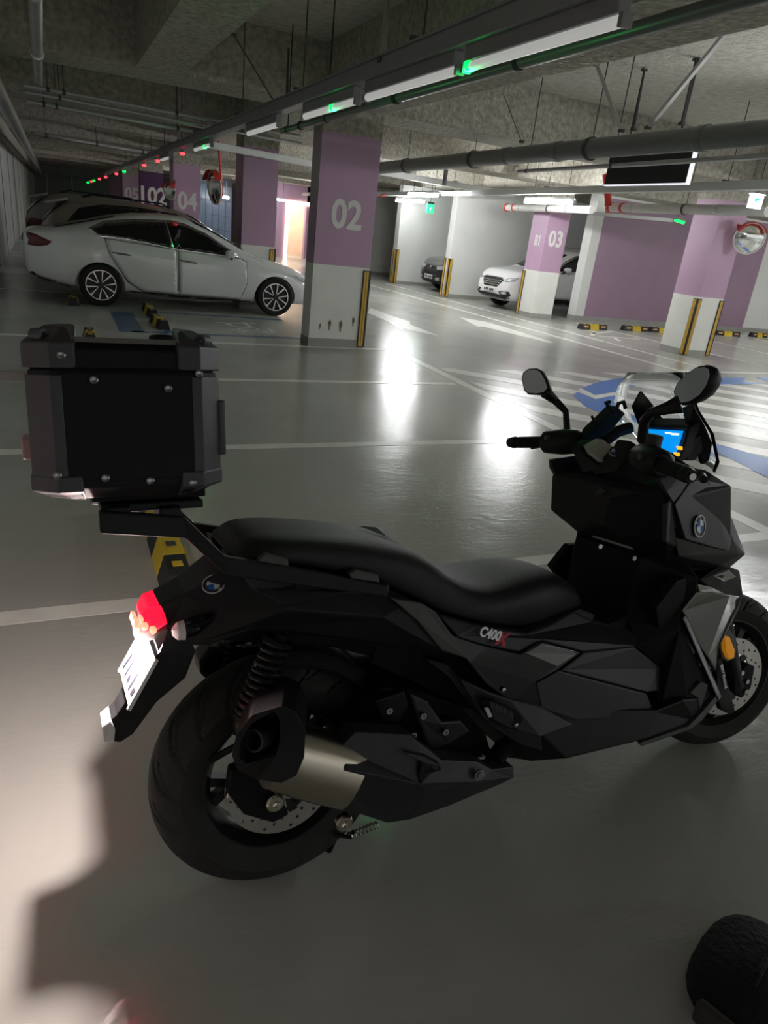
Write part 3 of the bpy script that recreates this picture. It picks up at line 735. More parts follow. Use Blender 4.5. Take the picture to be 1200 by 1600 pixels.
def wheel(name, c, axis, r, wd, rim, discs, label):
    ax = Vector(axis).normalized()
    b = MB(); hw = wd*.40
    b.lathe([(-hw, rim+.006), (-hw, rim-.004), (-hw*.55, rim-.022), (hw*.55, rim-.022), (hw, rim-.004), (hw, rim+.006), (hw*.6, rim-.012), (-hw*.6, rim-.012)], c, ax, 72, True)
    wheel_o = b.build(name, K_RIM, bike, smooth=True); wheel_o['label'] = label
    tyre_mb(c, r, wd, rim, axis).build('tyre', K_TYRE, wheel_o, smooth=True, ang=28)
    # five forked spokes
    for k in range(5):
        a = 2*pi*k/5+.45
        pts = []
        inn, out = .035, rim-.015
        sp = [[(inn*cos(a-.5), inn*sin(a-.5)), (out*.62*cos(a-.14), out*.62*sin(a-.14)), (out*cos(a-.26), out*sin(a-.26)), (out*cos(a-.12), out*sin(a-.12)), (out*.72*cos(a), out*.72*sin(a)), (out*cos(a+.12), out*sin(a+.12)), (out*cos(a+.26), out*sin(a+.26)), (out*.62*cos(a+.14), out*.62*sin(a+.14)), (inn*cos(a+.5), inn*sin(a+.5))]]
        s = flat('spoke', sp, K_RIM, wheel_o, .028); to_plane(s, c, axis)
    MB().lathe([(-hw*1.05, 0), (-hw*1.05, .032), (-.02, .045), (.02, .045), (hw*1.05, .032), (hw*1.05, 0)], c, ax, 28).build('hub', K_RIM, wheel_o, smooth=True)
    for off, r0, r1 in discs: brake_disc(c, axis, r0, r1, off, wheel_o)
    return wheel_o
RW = Vector((0, 0, .287)); YAX = (0, 1, 0)
wheel('rear_wheel', RW, YAX, .291, .150, .180, [(-.072, .083, .134)], 'black rear wheel with fat grooved tyre and drilled disc')
STEER = radians(-9)
FW = Vector((1.545, 0, .268)); FAX = Vector((-sin(STEER), cos(STEER), 0))
wheel('front_wheel', FW, FAX, .272, .118, .190, [(-.066, .085, .136), (.066, .085, .136)], 'black front wheel with pale drilled discs')

# ---------------------------------------------------------------- core body (dark inner volume)
shell('inner_body', [(300,1000,.06),(420,935,.10),(640,960,.13),(760,985,.14),(930,985,.13),(1060,930,.14),(1060,1060,.15),(1050,1120,.16),(900,1150,.15),(780,1120,.13),(700,1080,.10),(640,1045,.09),(520,1015,.08),(420,1010,.06)],
      [(0,1,2,12,13),(2,3,10,11,12),(3,4,9,10),(4,5,6,9),(6,7,8,9)], K_MAT, .01)
panel('frame_cover', [(590,1000,.10),(700,1005,.13),(765,1050,.14),(790,1120,.13),(720,1108,.12),(640,1065,.10),(580,1040,.09)], K_MAT, .02, .004)
# underbody with footboards
shell('footboard', [(850,1110,.19),(1025,1112,.23),(1068,1095,.24),(1118,1090,.20),(1085,1130,.22),(1010,1157,.24),(885,1188,.22),(830,1192,.15),(800,1186,.12),(790,1150,.13),(845,1150,.20)],
      [(0,1,5,6,10),(1,2,4,5),(2,3,4),(6,7,8,9,10)], K_SAT, .006)
b = MB()
for k in range(7):
    t = k/6
    x0, y0 = 915+130*t, 1153-20*t
    b.tube([BP(x0, y0, .215), BP(x0+20, y0-12, .18)], .004, 6)
b.build('grip_ribs', K_MAT, bike)['kind'] = 'stuff'
# ---------------------------------------------------------------- engine, swing arm
eng = shell('engine_case', [(560,1100,.10),(600,1075,.14),(660,1085,.16),(720,1105,.15),(760,1150,.13),(770,1185,.11),(700,1190,.11),(640,1180,.12),(560,1160,.10),(520,1120,.07)],
      [(0,1,8,9),(1,2,7,8),(2,3,6,7),(3,4,5,6)], K_MAT, .008)
panel('engine_cover', [(640,1085,.175),(668,1098,.18),(690,1130,.18),(720,1128,.175),(735,1145,.17),(700,1165,.17),(672,1175,.175),(655,1130,.18)], K_GRY, .03, .006, eng, (1,))
panel('engine_cover', [(585,1098,.155),(632,1082,.165),(640,1105,.165),(625,1130,.16),(600,1135,.155)], K_SAT, .03, .006, eng, (1,))
for px, py in ((607,1112),(660,1120),(695,1145),(645,1150)):
    p = BP(px, py, .185); MB().lathe([(0, .0), (0, .008), (.006, .008), (.006, .004), (.003, 0)], p, (0, -1, 0), 10).build('bolt', K_CHR, eng)
for px, py in ((760,1178),):
    p = BP(px, py, .15); MB().lathe([(0, .014), (.02, .014), (.02, 0)], p, (0, -1, 0), 14).build('bolt', K_STEEL, eng)
b = MB(); b.tube([BP(600,1150,.10), BP(510,1190,.105), RW+Vector((0, -.105, 0))], [.05, .045, .04], 12)
sw = b.build('swing_arm', K_MAT, bike, smooth=True)
MB().tube([BP(600,1150,-.10), BP(510,1190,-.105), RW+Vector((0, .105, 0))], [.06, .065, .05], 12).build('swing_arm', K_MAT, bike, smooth=True)
MB().tube([RW+Vector((0, -.13, 0)), RW+Vector((0, .13, 0))], .013, 12).build('axle', K_CHR, sw)
for px, py, l, r in ((428,1253,.14,.017),(363,1240,.115,.013),(535,1284,.16,.017)):
    p = BP(px, py, l); q = MB().lathe([(0, r*1.25), (.012, r*1.25), (.016, r), (.016, r*.5), (.008, 0)], p, (0, -1, 0), 16).build('bolt', K_STEEL, sw, smooth=True)
# rear caliper and its bracket
MB().prism([BP(355,1195,.10), BP(400,1180,.10), BP(425,1225,.10), BP(445,1262,.10), BP(420,1275,.10), BP(375,1262,.10), BP(350,1230,.10)], (0, -.035, 0)).build('brake_caliper', K_MAT, bike, .006)
MB().tube([BP(330,1190,.06), BP(350,1178,.08), BP(375,1165,.1)], .008, 8).build('brake_hose', K_MAT, bike)
# side stand and spring
st = MB().tube([BP(530,1280,.05), BP(520,1310,.04), BP(513,1330,.03)], [.014, .012, .010], 8).build('stand_lug', K_MAT, bike)
b = MB(); p0, p1 = BP(545,1308,.10), BP(590,1290,.10)
b.tube([p0.lerp(p1, k/60)+Vector((0, cos(k*.8)*.008, sin(k*.8)*.008)) for k in range(61)], .0022, 5); b.build('stand_spring', K_CHR, st)
MB().tube([BP(522,1306,.09), BP(548,1310,.10), BP(552,1300,.1)], .005, 6).build('stand_hook', K_MAT, st)
sx = .58; gz = .235*math.tan(LEAN)
MB().tube([(sx, .10, .22), (sx-.06, .17, .11), (sx-.10, .235, .235*math.tan(LEAN)*-1+.062)], [.016, .013, .012], 10).build('side_stand', K_MAT, bike)

# ---------------------------------------------------------------- muffler
def muf(px, py, l=.205): return BP(px, py, l)
mA, mB_ = muf(405,1170), muf(555,1215)
mdir = (mB_-mA).normalized()
def muffler_body(t0, t1, m, name, parent, grow=1.0):
    secs = []; n = 22
    vs = []; fs = []; K = 8
    for i in range(K+1):
        t = t0+(t1-t0)*i/K; c = mA+mdir*t; up = Vector((-mdir.z, 0, mdir.x))
        hh = .070*(1+.10*sin(min(max(t/.3, 0), 1)*pi))*grow; ww = .062*grow
        for k in range(n):
            a = 2*pi*k/n; ca, sa = cos(a), sin(a)
            vs.append(c+Vector((0, 1, 0))*ww*math.copysign(abs(ca)**.8, ca)+up*hh*math.copysign(abs(sa)**.8, sa))
    for i in range(K):
        for k in range(n): fs.append((i*n+k, i*n+(k+1) % n, (i+1)*n+(k+1) % n, (i+1)*n+k))
    fs += [tuple(range(n)), tuple(range(K*n, K*n+n))[::-1]]
    return MB().add(vs, fs).build(name, m, parent, smooth=True)
exh = muffler_body(.04, .23, K_STEEL, 'exhaust', bike)
exh['label'] = 'stubby exhaust with bare metal barrel, black tip and grey heat shield'
# end cap with slanted opening
cap = [(440,1104),(462,1115),(476,1143),(474,1185),(462,1213),(438,1225),(400,1219),(370,1203),(361,1182),(368,1150),(392,1118)]
rimv = [BP(x, y, .268 if x > 400 else .235) for x, y in cap]
cc = sum(rimv, Vector())/len(rimv)
inner = [BP(x, y, .262 if x > 400 else .245) for x, y in ((428,1114),(437,1128),(437,1165),(430,1184),(405,1191),(383,1196),(373,1188),(376,1160),(392,1134))]
vs = []; n = len(rimv)
front = [v+Vector((.0, -.004, 0)) for v in rimv]
back = [v+Vector((.05, .125, .0)) for v in rimv]
b = MB(); b.add(front+back, [(i, (i+1) % n, (i+1) % n+n, i+n) for i in range(n)]+[tuple(range(n, 2*n))[::-1]])
# rim face between the outline and the opening
import itertools
ni = len(inner); k0 = len(b.v); b.v += [tuple(v) for v in inner]
deep = [cc.lerp(v, .7)+Vector((.03, .07, 0)) for v in inner]; k1 = len(b.v); b.v += [tuple(v) for v in deep]
def ang_(v): return math.atan2(v.z-cc.z, v.x-cc.x)
io = sorted(range(n), key=lambda i: ang_(front[i])); ii = sorted(range(ni), key=lambda i: ang_(inner[i]))
i = j = 0
while i < n or j < ni:
    ai = ang_(front[io[i]]) if i < n else 9; aj = ang_(inner[ii[j]]) if j < ni else 9
    if ai <= aj: b.f.append((io[i % n], io[(i+1) % n], k0+ii[j % ni])); i += 1
    else: b.f.append((io[i % n], k0+ii[(j+1) % ni], k0+ii[j % ni])); j += 1
for k in range(ni): b.f.append((k0+k, k0+(k+1) % ni, k1+(k+1) % ni, k1+k))
b.f.append(tuple(range(k1, k1+ni)))
b.build('end_cap', K_SAT, exh, .006, True, ang=50, seg=3)
p = BP(418,1150,.205)
MB().lathe([(0, .024), (.05, .024), (.05, .019), (.002, .019), (.002, 0)], p, (-.75, -.6, .2), 20).build('tail_pipe', K_GRY, exh, smooth=True)
# heat shield (faceted)
hs = [(555,1146,.235),(640,1150,.245),(655,1163,.25),(690,1190,.255),(745,1192,.24),(768,1204,.235),(802,1200,.22),(803,1217,.22),(785,1226,.225),
      (700,1262,.235),(640,1283,.235),(605,1288,.225),(548,1270,.225),(512,1215,.23),(530,1170,.235),(668,1240,.268),(540,1205,.27),(655,1228,.275),(745,1225,.252)]
fa = [(0,1,2,17,16,14),(14,16,13),(16,17,15,10,11,12,13),(2,3,17),(3,4,18,15,17),(4,5,6,7,8,18),(18,8,9,10,15)]
q = [BP(*p) for p in hs]; n = len(q); bk = [v+Vector((0, .05, 0)) for v in q]
F = list(fa); cnt = {(f[i], f[(i+1) % len(f)]) for f in fa for i in range(len(f))}
F += [tuple(i+n for i in f)[::-1] for f in fa]+[(b_, a_, a_+n, b_+n) for (a_, b_) in cnt if (b_, a_) not in cnt]
sh = MB().add(q+bk, F).build('heat_shield', K_GRY, exh, .003)
panel('shield_recess', [(662,1182,.272),(684,1193,.27),(690,1205,.266),(672,1211,.27),(657,1228,.279),(655,1212,.279)], K_MAT, .012, .002, exh, (1,))
panel('shield_fin', [(632,1178,.272),(662,1184,.274),(686,1198,.27),(682,1207,.27),(660,1194,.275),(640,1184,.274)], K_GRY, .012, .002, exh, (1,))
p = BP(748,1212,.258); MB().lathe([(0, .014), (.004, .014), (.004, .008), (.008, .008), (.008, 0)], p, (0, -1, 0), 16).build('bolt', K_CHR, exh)
MB().tube([BP(770,1195,.19), BP(785,1170,.12), BP(820,1175,.05)], .024, 12).build('header_pipe', K_DSTEEL if False else K_MAT, exh, smooth=True)

# ---------------------------------------------------------------- shocks
def shock(s, top, bot):
    d = bot-top; L = d.length; dn = d.normalized(); u = dn.cross(Vector((0, 1, 0))).normalized(); v = dn.cross(u)
    o = MB().tube([top, top+d*.35], .016, 12).tube([top+d*.3, bot], .010, 10).build('shock_absorber', K_MAT, bike, smooth=True)
    pts = []; N = 11*16
    for k in range(N+1):
        t = k/N; a = 2*pi*11*t; r = .029
        pts.append(top+d*(.08+.80*t)+(u*cos(a)+v*sin(a))*r)
    MB().tube(pts, .0052, 6).build('spring', K_RIM, o, smooth=True)
    MB().tube([top+d*.06, top+d*.10], .034, 16).build('spring_seat', K_MAT, o); MB().tube([top+d*.87, top+d*.92], .032, 16).build('spring_seat', K_MAT, o)
    MB().lathe([(-.02, .018), (.02, .018)], bot, (0, 1, 0), 14).build('bush', K_STEEL, o)
shock(1, BP(440,992,.125), BP(380,1140,.125))
q1, q2 = BP(440,992,.125), BP(380,1140,.125)
shock(-1, Vector((q1.x, -q1.y, q1.z)), Vector((q2.x, -q2.y, q2.z)))
# left hand airbox / belt case seen behind the rear tyre
shell_ = MB().prism([BP(310,1035,-.10), BP(325,1015,-.10), BP(420,1010,-.10), BP(450,1070,-.10), BP(400,1075,-.10), BP(330,1072,-.10), BP(312,1055,-.10)], (0, .07, 0)).build('airbox', K_SAT, bike, .01)
# inner rear mudguard over the tyre
b = MB(); vs = []; fs = []
for k in range(13):
    a = radians(20+75*k/12); r = .315
    for y, dr in ((-.085, -.03), (-.06, 0), (.06, 0), (.085, -.03)): vs.append((RW.x+cos(a)*(r+dr), y, RW.z+sin(a)*(r+dr)))
for k in range(12):
    for j in range(3): fs.append((k*4+j, k*4+j+1, k*4+j+5, k*4+j+4))
h = b.add(vs, fs).build('rear_mudguard', K_MAT, bike, smooth=True); sm = h.modifiers.new('s', 'SOLIDIFY'); sm.thickness = .004

# ---------------------------------------------------------------- tail
shell('tail_fairing', [(247,948,.055),(290,930,.065),(352,893,.085),(400,893,.12),(470,905,.155),(560,920,.17),(640,940,.185),(672,958,.19),(732,1031,.205),(690,1022,.195),(640,1012,.18),
      (560,1004,.165),(480,998,.15),(400,985,.125),(330,1010,.075),(300,1012,.062),(262,985,.055),(445,955,.175),(600,968,.20),(330,955,.10)],
      [(0,1,19,15,16),(1,2,3,19),(3,4,17,19),(19,17,13,14,15),(4,5,18,17),(17,18,10,11,12,13),(5,6,18),(6,7,18),(7,8,9,18),(9,10,18)], K_SAT, .005)
panel('tail_side_insert', [(368,885,.145),(425,893,.16),(610,917,.18),(605,932,.188),(540,930,.187),(445,948,.178),(395,925,.14)], K_GRY, .02, .004)
panel('side_fin', [(612,938,.198),(660,946,.203),(680,958,.206),(733,1033,.212),(690,1018,.208),(655,975,.206)], K_GRY2, .014, .003)
# number plate carrier
shell('plate_carrier', [(262,985,.05),(300,1008,.055),(306,1020,.055),(290,1062,.05),(245,1100,.045),(208,1150,.04),(188,1163,.038),(166,1160,.032),(163,1135,.032),(182,1120,.035),(222,1060,.045),(250,1020,.05)],
      [(0,1,2,3,11),(3,4,10,11),(4,5,9,10),(5,6,7,8,9)], K_SAT, .004)
c = [BP(164,1136,.03), BP(178,1124,.03), BP(185,1140,.036), BP(183,1160,.036), BP(167,1160,.03)]
MB().add([v+Vector((-.006, -.004, 0)) for v in c]+[Vector((v.x-.006, -v.y+.004, v.z)) for v in c], [(0,1,2,3,4),(9,8,7,6,5)]+[(i, (i+1) % 5, (i+1) % 5+5, i+5) for i in range(5)]).build('rear_reflector', K_REFW, bike, .003)
# plate
pt, pb = Vector((-.262, 0, .638)), Vector((-.317, 0, .545))
pn = (pt-pb).normalized(); pl = empty  # plate plane: lateral x slope
pm = MB().box((-.1, -.055, -.002), (.1, .055, .002)).build('number_plate', K_PLATE, bike, .003)
place(pm, (pt+pb)/2+Vector((-pn.z, 0, pn.x))*.012, (0, -1, 0), pn)
pm['label'] = 'white number plate glaring under the plate lamp'
for sp in ([(-.085,-.04),(-.07,-.04),(-.06,.0),(-.075,.0)], [(-.045,-.042),(-.03,-.042),(-.022,.002),(-.036,.002)], [(-.01,-.04),(.012,-.04),(.016,-.026),(-.004,-.02)], [(.03,-.042),(.044,-.042),(.05,.002),(.036,.0)], [(.06,-.04),(.082,-.036),(.085,-.02),(.064,-.024)], [(-.05,.018),(-.03,.018),(-.03,.038),(-.05,.038)], [(-.012,.02),(.008,.02),(.006,.04),(-.012,.038)], [(.025,.018),(.05,.018),(.05,.026),(.025,.03)], [(.028,.034),(.05,.034),(.05,.04),(.028,.04)]):
    s = flat('plate_character', [sp], K_PLATEK, pm, .001); s.location = (0, 0, .0028)
for s in (-1, 1):
    f = MB().box((s*.1-.004, -.058, -.004), (s*.1+.004, .058, .004)).build('plate_frame', K_REFW, pm)
# tail light: red lens body with bright bulbs behind
tl = shell('tail_light', [(219,962,.035),(230,951,.05),(252,947,.058),(259,965,.062),(262,979,.06),(245,989,.052),(222,985,.04)], [(0,1,2,3,4,5,6)], K_TAIL, .006)
tl['label'] = 'glowing red tail light'
for px, py, l in ((222,968,.03),(227,980,.045),(240,986,.05)):
    p = BP(px, py, l)+Vector((-.001, -.003, 0)); MB().lathe([(-.005, 0), (-.003, .008), (.003, .009), (.006, 0)], p, (-1, -.6, 0), 12).build('bulb', K_TAILH, tl, smooth=True)
for y in (-.03, 0, .03):
    MB().lathe([(-.006, 0), (-.004, .011), (.004, .013), (.008, 0)], Vector((BP(220,972,0).x-.012, y, BP(220,972,0).z)), (-1, 0, 0), 12).build('bulb', K_TAILH, tl, smooth=True)
lampz = BP(235,990,0.0)
ld = bpy.data.lights.new('plate_light', 'POINT'); ld.energy = 10; ld.color = (1, .84, .80); ld.shadow_soft_size = .012
lo = bpy.data.objects.new('plate_light', ld); COL.objects.link(lo); lo.parent = bike; lo.location = (pt+pb)/2+Vector((-pn.z, 0, pn.x))*.055+pn*.055
ld = bpy.data.lights.new('tail_glow', 'POINT'); ld.energy = .3; ld.color = (1, .02, .05); ld.shadow_soft_size = .03
lo = bpy.data.objects.new('tail_glow', ld); COL.objects.link(lo); lo.parent = bike; lo.location = BP(219,970,0)+Vector((-.05, 0, 0))
# plate lamp housing
MB().box((-.02, -.03, -.012), (.025, .03, .012)).build('plate_lamp', K_REFW, bike, .005).location = (pt+pb)/2+Vector((-pn.z, 0, pn.x))*.035+pn*.075
panel('lamp_bracket', [(238,992,.04),(262,985,.05),(268,1010,.05),(262,1030,.045),(247,1020,.04)], K_GRY2, .01, .002)
# rear indicators
def indicator(s, px, py, l):
    c = BP(px, py, l); c = Vector((c.x, c.y*s, c.z))
    o = loft([(c.x-.030, c.z, .006, .008, .012, c.y), (c.x-.012, c.z, .022, .018, .020, c.y), (c.x+.015, c.z+.006, .024, .020, .018, c.y), (c.x+.05, c.z+.012, .010, .008, .008, c.y+.015*s)], 14, 2).build('indicator', K_GLO, bike, smooth=True)
    loft([(c.x-.036, c.z, .004, .006, .010, c.y), (c.x-.026, c.z, .020, .017, .020, c.y), (c.x-.012, c.z, .0235, .0195, .0215, c.y)], 14, 2).build('indicator_lens', K_LENS, o, smooth=True)
    MB().tube([c+Vector((.01, .02*s, 0)), Vector((c.x+.02, .045*(1 if c.y > 0 else -1), c.z))], .007, 8).build('stalk', K_MAT, o)
indicator(1, 297, 985, .115)
indicator(-1, 297, 985, .115)
# tail badge
def roundel(c, n, r, parent, up_=(0, 0, 1), name='badge'):
    n = Vector(n).normalized(); x = Vector(up_).cross(n).normalized()
    o = flat(name, [ring(r, 36)], K_BADK, parent, .004); place(o, c, x, n.cross(x))
    q = flat('badge_rim', [ring(r, 36), ring(r*.93, 36)], K_BADW, o, .003); q.location = (0, 0, .0025)
    for k in range(4):
        a0 = k*pi/2; pts = [(0, 0)]+[(r*.60*cos(a0+pi/2*i/8), r*.60*sin(a0+pi/2*i/8)) for i in range(9)]
        f = flat('badge_quarter', [pts], K_BADB if k % 2 else K_BADW, o, .003); f.location = (0, 0, .0025)
    for ch, a in (('B', 150), ('M', 90), ('W', 30)):
        t = text('badge_letter', ch, r*.38, K_BADW, o, 1, .001); t.rotation_euler = (0, 0, radians(a-90)); t.location = (r*.78*cos(radians(a)), r*.78*sin(radians(a)), .0028)
    return o
p = BP(333,918,.078)+Vector((0, -.006, .004)); roundel(p, (-.25, -.55, .8), .024, bike, (1, 0, 0))

# ---------------------------------------------------------------- rack and seat
for s in (1, -1):
    pts = [BP(155,818,.15), BP(288,826,.15), BP(352,886,.165), BP(480,905,.18), BP(603,925,.185)]
    pts = [Vector((v.x, v.y*s, v.z)) for v in pts]
    b = MB(); vs = []; fs = []; hh = [.021, .021, .020, .018, .013]; ww = .011
    for v, h_ in zip(pts, hh): vs += [v+Vector((0, -ww, -h_)), v+Vector((0, ww, -h_)), v+Vector((0, ww, h_)), v+Vector((0, -ww, h_))]
    for i in range(4): fs += [(i*4+k, i*4+(k+1) % 4, i*4+4+(k+1) % 4, i*4+4+k) for k in range(4)]
    fs += [(0, 1, 2, 3), (19, 18, 17, 16)]
    r_ = b.add(vs, fs).build('rack_rail', K_SAT, bike, .004)
for sx_ in (170, 250):
    v = BP(sx_, 812, .15); MB().box((v.x, v.y, v.z-.008), (v.x+.04, -v.y, v.z+.018)).build('rack_cross_bar', K_SAT, bike, .003)
v0, v1 = BP(158,803,.13), BP(318,800,.13)
MB().box((v0.x, v0.y, v0.z-.004), (v1.x, -v0.y, v0.z+.012)).build('rack_plate', K_SAT, bike, .003)
panel('grab_pad', [(404,877,.172),(415,868,.170),(450,876,.172),(452,892,.176),(405,887,.174)], K_GRY2, .018, .003)
panel('grab_pad', [(546,899,.182),(556,893,.18),(590,900,.182),(594,913,.186),(548,907,.184)], K_GRY2, .018, .003)
# seat: stations of (top pixel at centre, bottom pixel at the edge, half width)
def seat_loft():
    st = [((352,848,0),(356,866,.09),.085,.3),((362,829,0),(366,878,.12),.135,.5),((400,820,0),(400,882,.15),.150,.55),((500,824,0),(500,895,.165),.158,.55),((570,832,0),(580,912,.17),.160,.5),((615,845,0),(625,930,.17),.158,.5),
          ((648,866,0),(660,948,.17),.158,.5),((672,890,0),(690,962,.17),.162,.45),((710,899,0),(730,975,.175),.172,.42),((750,893,0),(765,983,.175),.175,.42),((800,880,0),(805,988,.165),.160,.45),((838,882,0),(842,988,.145),.140,.5),((868,900,0),(870,980,.12),.115,.5),((887,935,0),(889,970,.09),.085,.5)]
    vs = []; fs = []; n = 0
    for top, bot, wd, crown in st:
        T = BP(*top); B_ = BP(*bot); x = (T.x+B_.x)/2; zt, zb = T.z, B_.z
        h_ = zt-zb
        half = [(0, zt), (wd*.35, zt-.002), (wd*.62, zt-h_*.05), (wd*.82, zt-h_*.14), (wd*.95, zt-h_*.32), (wd, zt-h_*.6), (wd*.97, zb+h_*.12), (wd*.90, zb), (0, zb)]
        row = [(T.x if k < 5 else x if k < 6 else B_.x, -y, z) for k, (y, z) in enumerate(half)]+[(B_.x if k > 5 else (x if k == 5 else T.x), y, z) for k, (y, z) in reversed(list(enumerate(half))[1:-1])]
        vs += row; n = len(row)
    for i in range(len(st)-1):
        for k in range(n): fs.append((i*n+k, i*n+(k+1) % n, (i+1)*n+(k+1) % n, (i+1)*n+k))
    fs += [tuple(range(n)), tuple(range((len(st)-1)*n, len(st)*n))[::-1]]
    return MB().add(vs, fs)
so = seat_loft().build('seat', K_SEAT, bike, smooth=True, ang=180); so['label'] = 'stepped black seat with ribbed rider pad'
ss = so.modifiers.new('sub', 'SUBSURF'); ss.levels = 2; ss.render_levels = 2
panel('seat_step_insert', [(560,824,-.02),(588,826,-.02),(622,842,-.02),(606,842,.02)], K_GRY2, .01, .002, so, (1,), dl=0)
panel('seat_base', [(352,866,.10),(400,884,.15),(500,897,.16),(600,920,.165),(690,965,.165),(830,992,.15),(885,970,.09),(830,1000,.15),(690,985,.165),(600,945,.165),(450,915,.15),(360,885,.10)], K_MAT, .05, .004)

# ---------------------------------------------------------------- side panels
panel('badge_panel', [(684,962,.168),(740,978,.178),(822,992,.178),(858,978,.16),(895,957,.13),(925,972,.13),(1000,990,.15),(992,1013,.19),(912,1021,.195),(846,1004,.195),(812,1022,.198),(760,1011,.196),(716,998,.19)], K_GRY, .04, .005)
panel('gloss_panel', [(700,990,.196),(716,998,.198),(760,1012,.203),(812,1024,.206),(846,1006,.205),(907,1022,.205),(871,1049,.21),(837,1068,.212),(846,1113,.213),(800,1100,.213),(760,1072,.21),(732,1038,.206)], K_GLO, .03, .003)
panel('gloss_insert', [(820,1023,.212),(846,1008,.211),(903,1023,.211),(871,1044,.215)], mat('gloss_grey_insert', (.10, .10, .105), .08, coat=1), .012, .002)
panel('leg_panel', [(912,1022,.198),(990,1013,.193),(1032,1045,.185),(1030,1082,.195),(1012,1083,.205),(940,1066,.208),(876,1050,.208)], K_GRY, .03, .004)
panel('leg_panel', [(838,1070,.210),(873,1050,.211),(940,1068,.212),(1010,1086,.212),(1024,1120,.215),(900,1128,.215),(846,1110,.213)], K_GRY, .03, .004)
pf = panel('peg_fairing', [(664,1032,.14),(702,1040,.16),(720,1062,.19),(760,1082,.21),(800,1096,.222),(845,1106,.225),(898,1135,.222),(846,1153,.235),(848,1176,.21),(815,1165,.205),(800,1158,.21),(756,1128,.21),(730,1097,.195),(702,1060,.165)], K_GRY, .03, .005)
panel('peg_recess', [(752,1097,.232),(772,1097,.235),(812,1118,.24),(818,1127,.24),(806,1144,.238),(772,1134,.236),(754,1112,.234)], K_MAT, .014, .003, bike, (1,))
pg = panel('foot_peg', [(765,1103,.250),(800,1118,.252),(805,1138,.25),(798,1140,.25),(772,1128,.248)], K_GRY, .012, .003, bike, (1,))[0]
for k in range(9):
    x = 767+k*3.9; y = 1098+k*1.9
    MB().tube([BP(x, y, .256), BP(x+1, y+9, .256)], .0022, 5).build('peg_tooth', K_GRY2, pg)
panel('peg_pad', [(757,1109,.252),(763,1108,.252),(770,1122,.252),(764,1124,.252)], K_REFW, .006, .002, pg, (1,))
for px, py, l in ((786,1080,.214),(806,1135,.256)):
    p = BP(px, py, l); MB().lathe([(0, .006), (.003, .006), (.004, 0)], p, (0, -1, 0), 10).build('bolt', K_CHR, bike)
# C400X badge
bw = (BP(792,1001,.19)-BP(746,990,.19)); o_ = BP(758,993,.203)
t = text('model_badge', 'C400', .034, K_BADW, bike, .85, .0015, .0012); place(t, o_+Vector((.012, -.003, -.001)), (bw.x, 0, bw.z*1.1), (0.12, 0, 1))
t = text('model_badge', 'X', .046, K_RED, bike, .9, .0015, .002); place(t, BP(783,1001,.203)+Vector((.0, -.002, 0)), (bw.x, 0, bw.z*1.1), (0.12, 0, 1))

# ---------------------------------------------------------------- tunnel and leg shield
shell3('centre_tunnel', [(1.035,.075,.765),(1.04,.105,.735),(1.015,.115,.585),(.985,.09,.545),(.93,.09,.50),(1.28,.12,.76),(1.28,.14,.42),(.93,.13,.42)],
      [(0,5,1),(1,5,6,2),(2,6,7,4,3)], mat('tunnel_grey', (.28, .27, .265), .5), .006)
rear_panel('tunnel_rib', [(928,900),(945,908),(942,962),(920,952)], 1.000, K_GRY, .03, .003, (1,))
panel('fuel_flap', [(887,960,.115),(905,953,.115),(930,962,.12),(925,974,.125),(900,972,.12)], K_SAT, .015, .003, bike, (1,))
# lower front body behind the wheel
shell('leg_shield', [(1000,872,.13),(1060,862,.20),(1092,905,.21),(1088,928,.215),(1062,962,.215),(1062,985,.215),(1126,1097,.215),(1118,1092,.21),(1072,1098,.22),(1028,1120,.21),(1030,1045,.18),(992,1012,.17),(980,958,.13),(988,915,.13)],
      [(0,1,2,13),(13,2,3,4,12),(12,4,5,11),(11,5,10),(10,5,6,7,8,9)], K_MAT, .006)
panel('knee_shield', [(862,888,-.20),(890,853,-.20),(912,851,-.19),(925,900,-.17),(890,925,-.17)], K_MAT, .03, .006, bike, (1, -1))
panel('lower_wing', [(1066,968,.222),(1072,962,.222),(1128,1090,.222),(1122,1098,.222)], K_GLO, .012, .003)
panel('vent_grille', [(1078,1085,.226),(1095,1068,.226),(1106,1072,.225),(1094,1110,.222),(1090,1092,.224)], K_GRY2, .01, .002, bike, (1, -1))
MBt = MB()
panel('lower_edge_trim', [(1000,1163,.242),(1075,1137,.236),(1092,1120,.23),(1118,1090,.22),(1122,1096,.22),(1096,1128,.23),(1078,1142,.236),(1003,1168,.242)], K_GRY2, .015, .002)
panel('side_gloss_wing', [(1088,928,.212),(1116,927,.20),(1140,932,.18),(1158,935,.16),(1141,966,.175),(1121,1010,.19),(1119,1052,.20),(1105,1028,.208),(1086,1002,.214),(1071,972,.216),(1066,955,.216)], mat('gloss_wing_painted_reflection', (.085, .08, .078), .18, coat=1), .02, .004)  # lighter grey base stands in for the floor mirrored in the gloss
